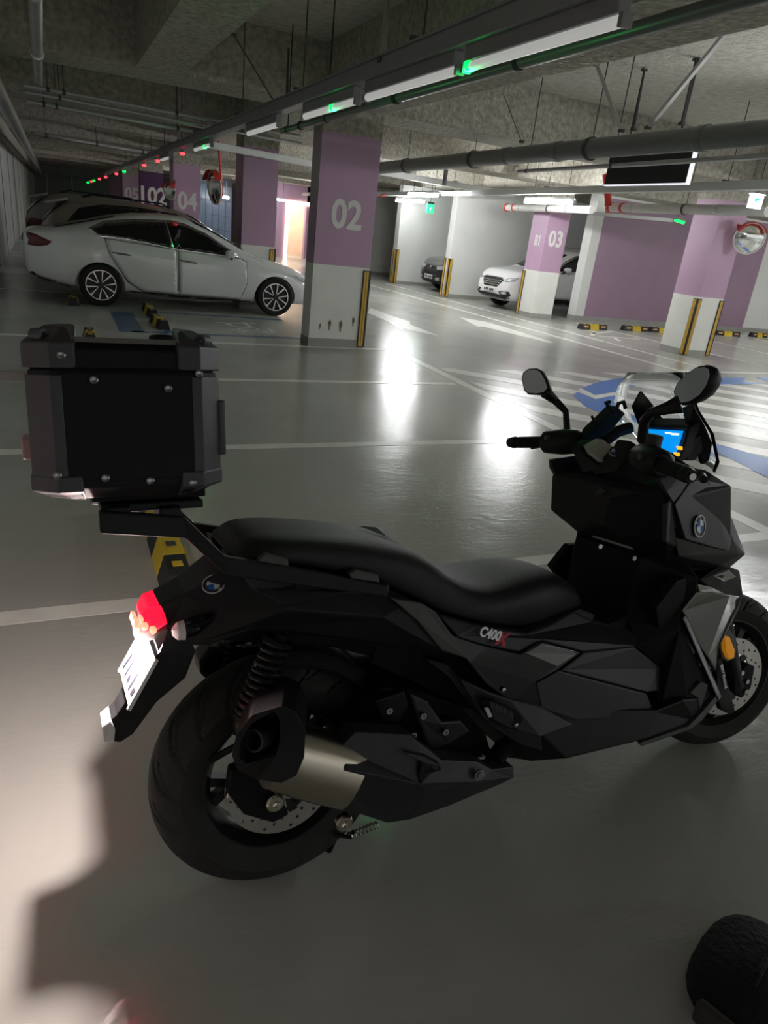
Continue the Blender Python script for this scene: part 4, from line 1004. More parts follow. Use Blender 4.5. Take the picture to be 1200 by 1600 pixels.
# upper body: glove boxes and inner fairing
shell3('inner_fairing', [(1.06,.13,.985),(1.005,.215,.945),(.992,.235,.925),(.995,.235,.812),(1.05,.135,.742),(1.24,.13,.98),(1.28,.19,.94),(1.36,.16,.68),(1.10,.15,.70)],
      [(0,5,6,1),(1,6,2),(2,6,7,3),(3,7,8,4)], K_SAT, .006)
rear_panel('glovebox_lid', [(952,780),(1032,768),(1040,788),(1034,848),(965,842),(944,815)], .985, K_MAT, .02, .005, (1,))
rear_panel('glovebox_edge', [(1034,790),(1043,787),(1040,850),(1034,848)], .980, K_GRY, .012, .003, (1,))
rear_panel('glovebox_latch', [(926,770),(938,764),(947,768),(940,776),(928,776)], .985, K_GRY, .02, .003, (1,))
panel('upper_side_panel', [(1030,752,.222),(1070,738,.205),(1086,748,.205),(1052,788,.238),(1042,770,.236)], K_GRY, .016, .003)
rp = panel('front_side_panel', [(1054,790,.240),(1080,753,.215),(1104,752,.195),(1143,848,.175),(1139,863,.185),(1120,859,.205),(1071,845,.240)], K_GRY, .018, .004)
panel('front_side_frame', [(1046,800,.232),(1078,750,.208),(1106,750,.186),(1148,850,.165),(1158,868,.16),(1128,886,.18),(1060,872,.225)], K_GLO, .014, .003)
a_, b_, c_ = BP(1054,790,.240), BP(1104,752,.195), BP(1120,859,.205)
nn = (b_-a_).cross(c_-a_).normalized()
if nn.y > 0: nn = -nn
for s in (1, -1):
    p = BP(1088,824,.219)+nn*.006; roundel(Vector((p.x, p.y*s, p.z)), (nn.x, nn.y*s, nn.z), .0305, bike)
for px, py in ((1071,744),(937,856),(990,874)):
    p = BP(px, py, .21 if px > 1000 else .125); MB().lathe([(0, .0065), (.003, .0065), (.003, .004), (.002, 0)], p, (0, -1, 0), 12).build('bolt', K_CHR, bike)
# nose and head lamp
shell('nose_fairing', [(1104,752,.17),(1122,752,.10),(1133,785,.085),(1152,835,.06),(1165,868,.03),(1142,888,.12),(1155,893,.07),(1161,932,.05),(1142,937,.10),(1116,930,.16),(1092,908,.19),(1128,884,.165),(1146,850,.15)],
      [(0,1,2,12),(2,3,12),(3,4,12),(4,5,11,12),(5,6,7,8,9),(5,9,10,11)], mat('nose_black', (.005, .005, .006), .45, spec=.06), .005)
panel('head_lamp', [(1112,902,.165),(1140,893,.13),(1150,903,.10),(1132,911,.14)], mat('lamp_glass', (.14, .16, .13), .1, coat=.4), .02, .003)
panel('lower_beam_trim', [(1090,915,.198),(1112,920,.175),(1142,934,.13),(1116,928,.178),(1092,926,.2)], mat('grey_green_trim', (.16, .18, .13), .3), .012, .002)
# ---------------------------------------------------------------- front fork, fender
def fork(s):
    ax = FAX; c = FW+ax*(.092*-s)
    top = Vector((1.335, -.092*s, .74))
    f = MB().tube([top, top.lerp(c, .55)], .020, 14).build('fork_tube', K_CHR, bike, smooth=True)
    lo_ = MB().tube([top.lerp(c, .50), c+Vector((.01, 0, -.02))], [.030, .027], 14).build('fork_leg', K_SAT, bike, smooth=True)
    return lo_
f1 = fork(1); fork(-1)
gd = panel('fork_guard', [(1120,1030,.130),(1127,1028,.130),(1136,1066,.130),(1149,1114,.125),(1140,1118,.125),(1127,1112,.125),(1121,1092,.13)], K_SAT, .02, .004, bike, (1,))[0]
t = text('fork_lettering', 'BMW Motorrad', .0155, K_BADW, bike, .9, .0008, .0004)
d_ = BP(1134,1082,.134)-BP(1124,1034,.134); place(t, (BP(1134,1082,.134)+BP(1124,1034,.134))/2+Vector((.0, -.003, 0)), d_, (d_.z*-1, 0, d_.x))
panel('fork_strut', [(1150,938,.17),(1159,935,.168),(1156,950,.168),(1122,1016,.165),(1121,1040,.155),(1117,1030,.155),(1117,1012,.168)], K_GLO, .018, .003)
# fender arc
b = MB(); vs = []; fs = []
for k in range(17):
    a = radians(96+56*k/16); r = .290
    d = Vector((cos(a), 0, sin(a)))
    x_ = Vector((cos(STEER), sin(STEER), 0))
    base = FW+x_*(cos(a))*1.0*r+Vector((0, 0, sin(a)*r))
    for y, dr in ((-.075, -.05), (-.062, -.012), (-.03, 0), (.03, 0), (.062, -.012), (.075, -.05)):
        vs.append(FW+x_*cos(a)*(r+dr)+Vector((0, 0, sin(a)*(r+dr)))+FAX*y)
for k in range(16):
    for j in range(5): fs.append((k*6+j, k*6+j+1, k*6+j+7, k*6+j+6))
h = b.add(vs, fs).build('front_fender', K_SAT, bike, smooth=True); sm = h.modifiers.new('s', 'SOLIDIFY'); sm.thickness = .004
for s in (1, -1):
    c = FW+FAX*(-.085*s)
    cal = MB().prism([c+Vector((-.03, 0, .02)), c+Vector((.03, 0, .06)), c+Vector((.065, 0, .045)), c+Vector((.06, 0, -.03)), c+Vector((.02, 0, -.06)), c+Vector((-.02, 0, -.03))], (0, -.03*s, 0)).build('front_caliper', K_MAT, bike, .006)
    for dx, dz in ((.0, .035), (.03, .0), (.03, -.035)):
        MB().lathe([(0, .008), (.006, .008), (.006, 0)], c+Vector((dx, -.03*s, dz)), (0, -s, 0), 10).build('bolt', K_CHR, cal)
panel('front_indicator', [(1133,1000,.165),(1140,997,.16),(1148,1018,.155),(1147,1030,.155),(1139,1033,.16),(1134,1020,.165)], K_AMB, .02, .004)
panel('indicator_mount', [(1120,990,.15),(1140,985,.145),(1150,1000,.14),(1149,1030,.14),(1136,1036,.145),(1128,1030,.15)], K_GRY2, .014, .003)

# ---------------------------------------------------------------- windscreen and dash
def screen():
    L = [(984,585,-.13),(968,605,-.15),(956,628,-.16),(966,652,-.165),(996,669,-.165),(1010,690,-.15)]
    R_ = [(1068,582,.10),(1078,605,.13),(1094,646,.155),(1120,687,.165),(1120,742,.16),(1108,756,.15)]
    vs = []; fs = []; N = 12
    for a, b2 in zip(L, R_):
        A, B_ = BP(*a), BP(*b2); x = (A.x+B_.x)/2; z = (A.z+B_.z)/2
        A = Vector((x*.6+A.x*.4, A.y, z*.6+A.z*.4)); B_ = Vector((x*.6+B_.x*.4, B_.y, z*.6+B_.z*.4))
        for k in range(N+1):
            t = k/N; p = A.lerp(B_, t); p.x += .075*4*t*(1-t)
            vs.append(p)
    for i in range(len(L)-1):
        for k in range(N): fs.append((i*(N+1)+k, i*(N+1)+k+1, (i+1)*(N+1)+k+1, (i+1)*(N+1)+k))
    return MB().add(vs, fs)
o = screen().build('windscreen', K_GLASS, bike, smooth=True); sm = o.modifiers.new('s', 'SOLIDIFY'); sm.thickness = .004; o['label'] = 'clear wind screen'
panel('screen_bracket', [(1003,613,-.11),(990,637,-.115),(1001,665,-.12),(1044,668,-.06),(1025,640,-.09)], K_SAT, .012, .003, bike, (1,))
panel('screen_bracket', [(1070,640,.115),(1084,633,.12),(1098,660,.13),(1113,695,.135),(1108,722,.13),(1098,728,.12),(1090,700,.11),(1076,665,.10)], K_SAT, .012, .003, bike, (1,))
# dash screen facing the rider
q = [BP(1008,672,-.05), BP(1068,675,.10), BP(1053,721,.105), BP(1020,717,-.05)]
c = sum(q, Vector())/4
bz = [c+(v-c)*1.28 for v in q]
dn = ((q[1]-q[0]).cross(q[3]-q[0])).normalized()
if dn.x > 0: dn = -dn
dash = MB().prism([v+dn*.0 for v in bz], -dn*.05).build('dash_housing', K_SAT, bike, .005)
scr = MB().prism([v+dn*.001 for v in q], dn*.003).build('dash_screen', K_LCD, dash); scr['label'] = 'bright blue dash screen'
def on_dash(u, v): return (q[0]*(1-u)+q[1]*u)*(1-v)+(q[3]*(1-u)+q[2]*u)*v+dn*.005
for u, v, w_, m_ in ((.66,.10,.012,K_LCDW),(.84,.12,.016,K_LCDW),(.72,.93,.016,K_LCDW),(1.08,.55,.011,K_LCDA),(1.06,.76,.011,K_LCDA)):
    p = on_dash(u, v); ex = (q[1]-q[0]).normalized(); ey = (q[3]-q[0]).normalized()
    MB().prism([p-ex*w_-ey*.005, p+ex*w_-ey*.005, p+ex*w_*.8+ey*.005, p-ex*w_*.8+ey*.005], dn*.002).build('dash_icon', m_, scr)
panel('dash_visor', [(1010,664,-.06),(1075,667,.11),(1073,674,.11),(1010,672,-.06)], K_SAT, .03, .003, bike, (1,))
panel('dash_side', [(1080,690,.12),(1095,680,.12),(1098,705,.125),(1086,722,.12),(1072,722,.115)], K_SAT, .03, .004, bike, (1,))
# ---------------------------------------------------------------- handlebar
HL, HR = BP(806,693,-.385), BP(1070,743,.385)
barL, barR = BP(905,692,-.15), BP(1000,715,.15)
bar = MB().tube([HL, barL, BP(940,705,-.06), BP(965,715,.05), barR, HR], .011, 12).build('handlebar', K_MAT, bike, smooth=True)
def grip(a, b2, r, name='grip'):
    d = b2-a; g = MB().tube([a, a+d*.08, a+d*.1, a+d*.9, b2], [r*.9, r*1.0, r, r, r*1.05], 16).build(name, K_MAT, bike, smooth=True, ang=50)
    MB().tube([a-d.normalized()*.03, a-d.normalized()*.012, a], [r*.8, r*1.05, r*1.05], 16).build('bar_end', K_SAT, g, smooth=True)
    return g
grip(HL, HL.lerp(barL, .52), .0185); grip(HR, HR.lerp(barR, .52), .0185)
p = HR+(HR-barR).normalized()*.034; MB().lathe([(0, .0), (0, .008), (.003, .008), (.003, 0)], p, (HR-barR).normalized(), 12).build('bolt', K_CHR, bike)
def switch(a, b2, lab):
    m_ = a.lerp(b2, .68); d = (b2-a).normalized()
    o = MB().tube([a.lerp(b2, .46), a.lerp(b2, .5), a.lerp(b2, .75), a.lerp(b2, .97), a.lerp(b2, 1.03)], [.026, .036, .040, .036, .024], 12).build('switch_housing', K_SAT, bike, smooth=True, ang=40)
    MB().tube([m_+Vector((-.03, 0, .012)), m_+Vector((-.05, 0, .014))], .008, 10).build('switch_button', K_GRY2, o)
    lev = [m_+d*.0+Vector((.055, 0, .01)), a.lerp(b2, .45)+Vector((.07, 0, -.005)), a.lerp(b2, .1)+Vector((.075, 0, -.012)), a+Vector((.062, 0, -.016))]
    MB().tube(lev, [.012, .009, .008, .010], 8).build('brake_lever', K_SAT, o, smooth=True)
    return o
switch(HL, barL, 'left'); switch(HR, barR, 'right')
# brushed top clamp with badge
panel('bar_clamp', [(921,700,-.04),(942,688,-.04),(958,700,0),(968,722,.04),(945,726,.03),(928,712,0)], K_SIL, .03, .004, bike, (1,))
p = BP(955,712,.045)+Vector((0, -.012, .008)); roundel(p, (-.35, -.6, .6), .017, bike, (1, 0, 0))
panel('steering_cover', [(905,700,-.1),(925,690,-.08),(950,735,.04),(1000,760,.12),(1040,740,.18),(1000,700,.12),(985,690,.1),(960,735,.08),(930,740,0)], K_SAT, .05, .006, bike, (1,))
# fluid reservoir / right switch block top
p = BP(1021,690,.20); MB().lathe([(-.016, 0), (-.016, .021), (.011, .021), (.014, .018), (.014, 0)], p, (.1, -.15, 1), 18).build('fluid_reservoir', K_GRY, bike, smooth=True)
# mirrors
def mirror(outline, l, stem, tilt):
    q = [BP(x, y, l) for x, y in outline]; c = sum(q, Vector())/len(q)
    n = Vector(tilt).normalized()
    q = [BN(x, y, c, n) for x, y in outline]; c = sum(q, Vector())/len(q)      # the glass plane faces the rider
    def grow(k, off): return [c+(v-c)*k+n*off for v in q]
    N = len(q); rings = [grow(.96, .004), grow(1.0, .0), grow(1.0, -.012), grow(.8, -.034), grow(.4, -.045)]
    b = MB(); vs = [v for r in rings for v in r]
    fs = [tuple(range(N))]+[(i*N+k, i*N+(k+1) % N, (i+1)*N+(k+1) % N, (i+1)*N+k) for i in range(4) for k in range(N)]+[tuple(range(4*N, 5*N))[::-1]]
    o = b.add(vs, fs).build('mirror', K_SAT, bike, smooth=True, ang=50)
    g = grow(.88, .0055); MB().add(g+[v-n*.002 for v in g], [tuple(range(N)), tuple(range(N, 2*N))[::-1]]+[(i, (i+1) % N, (i+1) % N+N, i+N) for i in range(N)]).build('mirror_glass', mat('tinted_mirror', (.33, .34, .35), .06, metal=1), o)
    MB().tube(stem, [.022, .014, .011, .012, .013][:len(stem)], 10).build('mirror_stem', K_SAT, o, smooth=True)
    return o
mo = [(815,595),(817,584),(825,578),(838,577),(847,582),(855,596),(859,610),(852,617),(840,619),(825,618),(819,612)]
mirror(mo, -.40, [BP(852,614,-.40), BP(868,628,-.395), BP(884,645,-.36), BP(886,672,-.30), BP(886,684,-.28)], (-.90, -.35, .12))
mo = [(1055,628),(1053,615),(1058,602),(1075,585),(1092,575),(1105,573),(1113,577),(1115,588),(1109,605),(1097,622),(1080,633),(1065,636)]
mirror(mo, .38, [BP(1062,634,.38), BP(1040,641,.36), BP(1018,647,.33), BP(1006,660,.29), BP(1003,690,.26)], (-.95, .12, .08))
# phone holder: bracket arm with two claws
ph = panel('phone_holder', [(912,697,-.12),(925,672,-.12),(948,650,-.12),(962,636,-.12),(977,648,-.12),(958,672,-.12),(945,694,-.12),(930,708,-.12)], mat('holder_grey', (.022, .028, .025), .7, spec=.2), .04, .004, bike, (1,))[0]
MB().tube([BP(960,646,-.09), BP(950,636,-.09), BP(946,631,-.09), BP(952,630,-.09)], .006, 8).build('claw', K_SAT, ph)
MB().tube([BP(962,644,-.12), BP(966,632,-.12), BP(974,630,-.12), BP(977,640,-.12)], .006, 8).build('claw', K_SAT, ph)
MB().tube([BP(946,690,-.06), BP(965,676,-.05), BP(985,670,-.04)], .017, 10).build('holder_arm', K_SAT, ph, smooth=True)
MB().tube([BP(930,665,-.1), BP(924,652,-.1)], .004, 6).build('holder_knob', K_SAT, ph)

# ================================================================== TOP CASE on the rack
tcase = empty('top_case'); tcase.matrix_world = BIKE_M
tag(tcase, 'large black aluminium luggage box with corner caps on the scooter rack', 'luggage box')
TL = .185
K_BOX = mat('box_black_alu', (.008, .008, .010), .6, spec=.25, var=.1, bump=.06, bscale=500)
K_BOXC = mat('box_corner_grey', (.045, .042, .048), .45, var=.08)
K_STRIP = mat('box_seam', (.11, .10, .09), .5)
def bxp(px, py): v = BP(px, py, TL); return v.x, v.z
ax0, az0 = bxp(66, 770); ax1, az1 = bxp(336, 772)
x0, x1 = bxp(48, 660)[0], bxp(345, 660)[0]
zl = bxp(200, 580)[1]                                   # lid joint
zb0 = bxp(200, 782)[1]; zt0 = bxp(200, 535)[1]
def boxshell(name, xa, xb, za, zb, yw, m, cx=.028, cy=.028, parent=tcase, tb=0, tt=0):
    """upright box with chamfered corners; tb/tt pull the bottom/top edges in"""
    def ringv(z, k):
        a, b, y = xa+k, xb-k, yw-k
        return [(a+cx, -y, z), (b-cx, -y, z), (b, -y+cy, z), (b, y-cy, z), (b-cx, y, z), (a+cx, y, z), (a, y-cy, z), (a, -y+cy, z)]
    zs = [(za, tb), (za+tb, 0), (zb-tt, 0), (zb, tt)] if tb or tt else [(za, 0), (zb, 0)]
    vs = []; fs = []
    for z, k in zs: vs += ringv(z, k)
    for i in range(len(zs)-1): fs += [(i*8+k, i*8+(k+1) % 8, i*8+8+(k+1) % 8, i*8+8+k) for k in range(8)]
    fs += [tuple(range(8))[::-1], tuple(range((len(zs)-1)*8, len(zs)*8))]
    return MB().add(vs, fs).build(name, m, parent, .003)
body = boxshell('body', x0, x1, zb0, zl-.004, TL, K_BOX, .034, .034, tb=.022)
lid = boxshell('lid', x0, x1, zl, zt0, TL, K_BOX, .034, .034, tt=.018)
boxshell('seal', x0+.004, x1-.004, zl-.004, zl, TL-.004, K_MAT, .034, .034)
# side panel proud of the body, light strip along the lid edge
for s in (1, -1):
    def yb(a, b): return (min(a*s, b*s), max(a*s, b*s))
    y0_, y1_ = yb(-TL-.003, -TL+.002)
    MB().box((x0+.048, y0_, zb0+.035), (x1-.05, y1_, zl-.008)).build('side_panel', K_BOX, body, .002)
    y0_, y1_ = yb(-TL-.002, -TL+.004)
    MB().box((x0+.07, y0_+.006*s, zt0-.006), (x1-.07, y1_+.012*s, zt0+.003)).build('lid_trim', K_STRIP, lid, .001)
# vertical corner profiles, corner caps, rivets
for cxn, (xa, sg) in enumerate(((x0, 1), (x1, -1))):
    for s in (1, -1):
        Y = -TL*s
        prof = [(xa+sg*.052, Y-.004*s), (xa+sg*.034, Y-.005*s), (xa-sg*.005, Y+.034*s), (xa-sg*.004, Y+.052*s), (xa+sg*.006, Y+.050*s), (xa+sg*.036, Y+.006*s), (xa+sg*.050, Y+.004*s)]
        MB().prism([(x, y, zb0+.03) for x, y in prof], (0, 0, zl-.012-zb0-.03)).build('corner_profile', K_BOXC, body, .002)
        MB().prism([(x, y, zl+.004) for x, y in prof], (0, 0, zt0-.018-zl-.004)).build('corner_profile', K_BOXC, lid, .002)
        for za, zb, par in ((zb0-.006, zb0+.045, body), (zt0-.05, zt0+.026, lid)):
            top = par is lid
            p3 = [(xa+sg*.075, Y-.006*s), (xa+sg*.036, Y-.008*s), (xa-sg*.008, Y+.036*s), (xa-sg*.007, Y+.075*s)]
            inn = [(xa+sg*.080, Y+.030*s), (xa+sg*.065, Y+.055*s), (xa+sg*.060, Y+.058*s), (xa+sg*.030, Y+.080*s)]
            zo, zi = (za, zb) if top else (zb, za)
            zmid = zo+(zi-zo)*.55
            vs = [(x, y, zo) for x, y in p3]+[(x, y, zmid) for x, y in p3]+[(x, y, zi) for x, y in inn]
            fs = [(0,1,5,4),(1,2,6,5),(2,3,7,6),(4,5,9,8),(5,6,10,9),(6,7,11,10),(8,9,10,11),(0,4,8),(3,11,7),(0,8,11,3),(0,3,2,1)]
            MB().add(vs, fs).build('corner_cap', K_BOXC, par, .003)
            if top:
                MB().lathe([(-.012, .012), (.012, .012), (.012, .005), (-.012, .005)], (xa+sg*.022, Y+.030*s, zt0+.004), (sg*.7, -.7*s, 0), 12, True).build('tie_loop', K_BOXC, par, .002)
def rivet(px, py, par, s=1):
    v = BP(px, py, TL+.006)
    MB().lathe([(0, .0072), (.002, .007), (.0035, .0045), (.0022, .0042), (.0012, 0)], (v.x, v.y*s, v.z), (0, -s, 0), 14).build('rivet', K_CHR, par, smooth=True)
for px, py, par in ((96,558,lid),(311,587,lid),(147,597,body),(263,610,body),(90,746,body),(165,750,body),(235,754,body),(301,757,body)):
    for s in (1, -1): rivet(px, py, par, s)
# handles / latch on the rear and the carry handle towards the rider
zc = (zb0+zl)/2
MB().box((x0-.022, -.05, zb0+.06), (x0+.002, .05, zb0+.10)).build('latch', mat('latch_painted_red_light', (.5, .30, .30), .4), tcase, .004)  # pinkish base colour has the red light on the latch put into it
MB().box((x0-.16, .02, zl-.028), (x0-.002, .06, zl-.008)).build('rear_latch_bar', mat('latch_grey', (.42, .39, .37), .5), tcase, .003)
MB().tube([(x1+.003, -.06, zc+.05), (x1+.02, -.06, zc+.045), (x1+.02, .06, zc+.045), (x1+.003, .06, zc+.05)], .010, 8).build('carry_handle', K_BOXC, tcase)
MB().box((x1+.002, -TL+.03, zb0+.07), (x1+.016, -TL+.06, zc+.06)).build('hinge', K_BOXC, tcase, .004)
MB().box((x0+.09, -.12, zb0-.016), (x1-.02, .12, zb0)).build('base_plate', K_MAT, tcase, .003)

# ================================================================== black bag in the corner of the picture
bag = empty('fabric_bag', (1.36, .56, 0), radians(20)); tag(bag, 'black rounded fabric bag standing on the floor at the bottom corner', 'bag')
K_BAG = mat('bag_fabric', (.010, .009, .011), .9, var=.3, vscale=30, bump=.4, bscale=60); K_BAGS = mat('bag_side', (.05, .045, .042), .8, var=.1)
b = MB(); vs = []; fs = []; nn_, mm_ = 24, 12
for j in range(mm_+1):
    t = j/mm_; z = .09*t; r = (1-(max(t-.35, 0)/.65)**2.2*.72)*(1 if t > .05 else .93)
    for k in range(nn_):
        a = 2*pi*k/nn_; ca, sa = cos(a), sin(a)
        vs.append((.17*r*math.copysign(abs(ca)**.75, ca), .13*r*math.copysign(abs(sa)**.75, sa), z))
for j in range(mm_):
    for k in range(nn_): fs.append((j*nn_+k, j*nn_+(k+1) % nn_, (j+1)*nn_+(k+1) % nn_, (j+1)*nn_+k))
fs += [tuple(range(nn_))[::-1], tuple(range(mm_*nn_, mm_*nn_+nn_))]
b.add(vs, fs).build('bag_body', K_BAG, bag, smooth=True)
MB().box((-.185, -.07, .0), (-.16, .07, .06)).build('side_pocket', K_BAGS, bag, .012)
MB().tube([(-.07, 0, .085), (-.05, 0, .10), (.05, 0, .10), (.07, 0, .085)], .008, 8).build('carry_strap', K_BAG, bag)
# ================================================================== PARKED CARS
C_WHITE = mat('car_white', (.80, .81, .81), .18, coat=.6)
C_PEARL = mat('car_pearl_white', (.76, .76, .76), .2, coat=.6)
C_BEIGE = mat('car_champagne', (.34, .29, .24), .3, metal=.4, coat=.5)
C_SILV = mat('car_grey_silver', (.30, .30, .29), .35, metal=.4)
C_DARK = mat('car_charcoal', (.035, .037, .042), .2, metal=.3, coat=.8)
C_GLASS = mat('car_tinted_glass', (.006, .007, .008), .05, coat=.5)
C_BLK = mat('car_black_trim', (.012, .012, .013), .5)
C_GAP = mat('car_panel_gap', (.02, .02, .02), .8)
C_CHR = mat('car_chrome', (.75, .75, .76), .15, metal=1)
C_RIMD = mat('car_rim_dark', (.03, .03, .033), .4, metal=.5)
C_RIMB = mat('car_rim_polished', (.7, .67, .66), .25, metal=.9)
C_TAIL = mat('car_tail_lens', (.12, .006, .01), .15, coat=1)
C_LAMP = mat('car_head_lamp', (.45, .48, .52), .12, metal=.3, coat=1)
C_SKID = mat('car_skid_silver', (.4, .4, .41), .4, metal=.3)
C_TYRE = mat('car_tyre', (.014, .014, .014), .8)
C_PLATE = mat('car_plate', (.7, .7, .7), .4)

def interp(tab, x):
    if x <= tab[0][0]: return tab[0][1]
    for (a, va), (b, vb) in zip(tab, tab[1:]):
        if x <= b: return va+(vb-va)*(x-a)/(b-a)
    return tab[-1][1]
def car_body(o, L, zt, belt, w_, wt, zb, axles, wr, m, N=30):
    xs = sorted(set([0, .03, .08, L-.02, L-.07]+[L*k/N for k in range(N+1)])); vs = []; fs = []
    for x in xs:
        W, T, B_, T2, Z = interp(w_, x), interp(zt, x), interp(belt, x), interp(wt, x), interp(zb, x)
        B_ = min(B_, T-.01); T2 = min(T2, W*.97)
        half = [(0, Z), (W*.84, Z), (W*.96, Z+.07), (W, Z+(B_-Z)*.5), (W*.99, Z+(B_-Z)*.82), (W*.955, B_), (T2+(W*.955-T2)*.45, B_+(T-B_)*.52), (T2, T-(T-B_)*.10-.004), (T2*.62, T-.006), (0, T)]
        row = [(x, -y, z) for y, z in half]+[(x, y, z) for y, z in half[-2:0:-1]]
        vs += row; n = len(row)
    for i in range(len(xs)-1):
        for k in range(n): fs.append((i*n+k, i*n+(k+1) % n, (i+1)*n+(k+1) % n, (i+1)*n+k))
    fs += [tuple(range(n)), tuple(range((len(xs)-1)*n, len(xs)*n))[::-1]]
    t = MB().add(vs, fs).build('tmp', None, None)
    s = t.modifiers.new('s', 'SUBSURF'); s.levels = 1; s.render_levels = 1
    cut = MB()
    for ax in axles:
        for sd in (-1, 1): cut.lathe([(-.28, 0), (-.28, wr), (.35, wr), (.35, 0)], (ax, sd*.78, wr*.80), (0, sd, 0), 40)
    c = cut.build('tmpcut', None, None)
    bo = t.modifiers.new('b', 'BOOLEAN'); bo.object = c; bo.operation = 'DIFFERENCE'; bo.solver = 'EXACT'
    me = bpy.data.meshes.new_from_object(t.evaluated_get(bpy.context.evaluated_depsgraph_get()))
    bpy.data.objects.remove(t); bpy.data.objects.remove(c)
    bm = bmesh.new(); bm.from_mesh(me)
    for f in bm.faces: f.smooth = True
    for e in bm.edges:
        if len(e.link_faces) == 2 and e.calc_face_angle(0) > radians(42): e.smooth = False
    tree = BVHTree.FromBMesh(bm); bm.to_mesh(me); bm.free(); me.materials.clear()
    return link('body', me, m, o), tree
def cling(name, tree, poly, view, off, m, parent, side=1, lim=.10, L=4):
    """a thin piece laid on the body: polygon seen from the side (x,z), front/rear (y,z) or top (x,y)"""
    bm = bmesh.new()
    vs = [bm.verts.new((p[0], p[1], 0)) for p in poly]; bm.faces.new(vs)
    bmesh.ops.triangulate(bm, faces=bm.faces)
    for _ in range(5):
        es = [e for e in bm.edges if e.calc_length() > lim]
        if not es: break
        bmesh.ops.subdivide_edges(bm, edges=es, cuts=1, use_grid_fill=True); bmesh.ops.triangulate(bm, faces=bm.faces)
    for v in bm.verts:
        a, b = v.co.x, v.co.y
        if view == 'side': org, d = Vector((a, 3*side, b)), Vector((0, -side, 0))
        elif view == 'front': org, d = Vector((L+2, a*side, b)), Vector((-1, 0, 0))
        elif view == 'rear': org, d = Vector((-2, a*side, b)), Vector((1, 0, 0))
        else: org, d = Vector((a, b*side, 3)), Vector((0, 0, -1))
        h = tree.ray_cast(org, d)
        if h[0] is None:
            h = tree.find_nearest(Vector((a, .8*side, b)) if view == 'side' else Vector((L if view == 'front' else 0, a*side, b)) if view != 'top' else Vector((a, b*side, 1.2)))
        v.co = h[0]-d*off
    bmesh.ops.recalc_face_normals(bm, faces=bm.faces)
    me = bpy.data.meshes.new(name); bm.to_mesh(me); bm.free()
    for p in me.polygons: p.use_smooth = True
    o = link(name, me, m, parent)
    s = o.modifiers.new('s', 'SOLIDIFY'); s.thickness = .006; s.offset = 0
    return o
def grown(poly, g):
    cx = sum(p[0] for p in poly)/len(poly); cy = sum(p[1] for p in poly)/len(poly)
    return [(cx+(x-cx)*(1+g/max(abs(x-cx), .05)) if abs(x-cx) > .02 else x, cy+(y-cy)*(1+g/max(abs(y-cy), .05)) if abs(y-cy) > .02 else y) for x, y in poly]
def car_wheels(o, axles, track, r, style, wd=.2):
    for ax in axles:
        for sd in (-1, 1):
            c = Vector((ax, sd*track, r)); rim = r*.72
            wo = MB().lathe([(-wd/2, rim), (-wd/2, r*.93), (-wd*.38, r), (wd*.38, r), (wd/2, r*.93), (wd/2, rim)], c, (0, sd, 0), 40).build('wheel', C_TYRE, o, smooth=True)
            MB().lathe([(-wd/2, rim), (wd*.46, rim*1.02), (wd*.47, rim*.95), (wd*.28, rim*.88), (wd*.24, 0)], c, (0, sd, 0), 40).build('rim', C_RIMD, wo, smooth=True)
            rr = flat('rim_ring', [ring(rim*1.0, 40), ring(rim*.94, 40)], C_RIMB, wo, .01); to_plane(rr, c, (0, sd, 0), off=wd*.47)
            for k in range(style):
                a = 2*pi*k/style+.15
                tw = .10 if k % 2 else -.10
                sp = flat('spoke', [[(rim*.20*cos(a+tw*2), rim*.20*sin(a+tw*2)), (rim*.95*cos(a-.045), rim*.95*sin(a-.045)), (rim*.95*cos(a+.075), rim*.95*sin(a+.075)), (rim*.24*cos(a+tw*2+.16), rim*.24*sin(a+tw*2+.16))]], C_RIMB, wo, .02); to_plane(sp, c, (0, sd, 0), off=wd*.42)
            MB().lathe([(wd*.3, rim*.2), (wd*.46, rim*.17), (wd*.47, 0)], c, (0, sd, 0), 16).build('centre_cap', C_RIMD, wo, smooth=True)
def car_mirror(o, x, y, z, m, sc=1):
    for sd in (-1, 1):
        b = MB(); vs = []; fs = []
        mm_ = loftc([(x-.09*sc, .0, .03, .03), (x-.06*sc, .0, .075, .055), (x+.03*sc, .0, .085, .055), (x+.09*sc, .0, .03, .025)], y*sd, z)
        q = mm_.build('door_mirror', m, o, smooth=True)
        MB().tube([(x+.02, (y-.06)*sd, z-.05), (x+.04, (y-.16)*sd, z-.10)], .022, 8).build('mirror_foot', C_BLK, q)
def loftc(secs, yc, z, n=14):
    vs = []; fs = []
    for x, dz, hw, hh in secs:
        for k in range(n):
            a = 2*pi*k/n; vs.append((x, yc+hw*cos(a), z+dz+hh*sin(a)))
    for i in range(len(secs)-1):
        for k in range(n): fs.append((i*n+k, i*n+(k+1) % n, (i+1)*n+(k+1) % n, (i+1)*n+k))
    fs += [tuple(range(n)), tuple(range((len(secs)-1)*n, len(secs)*n))[::-1]]
    return MB().add(vs, fs)

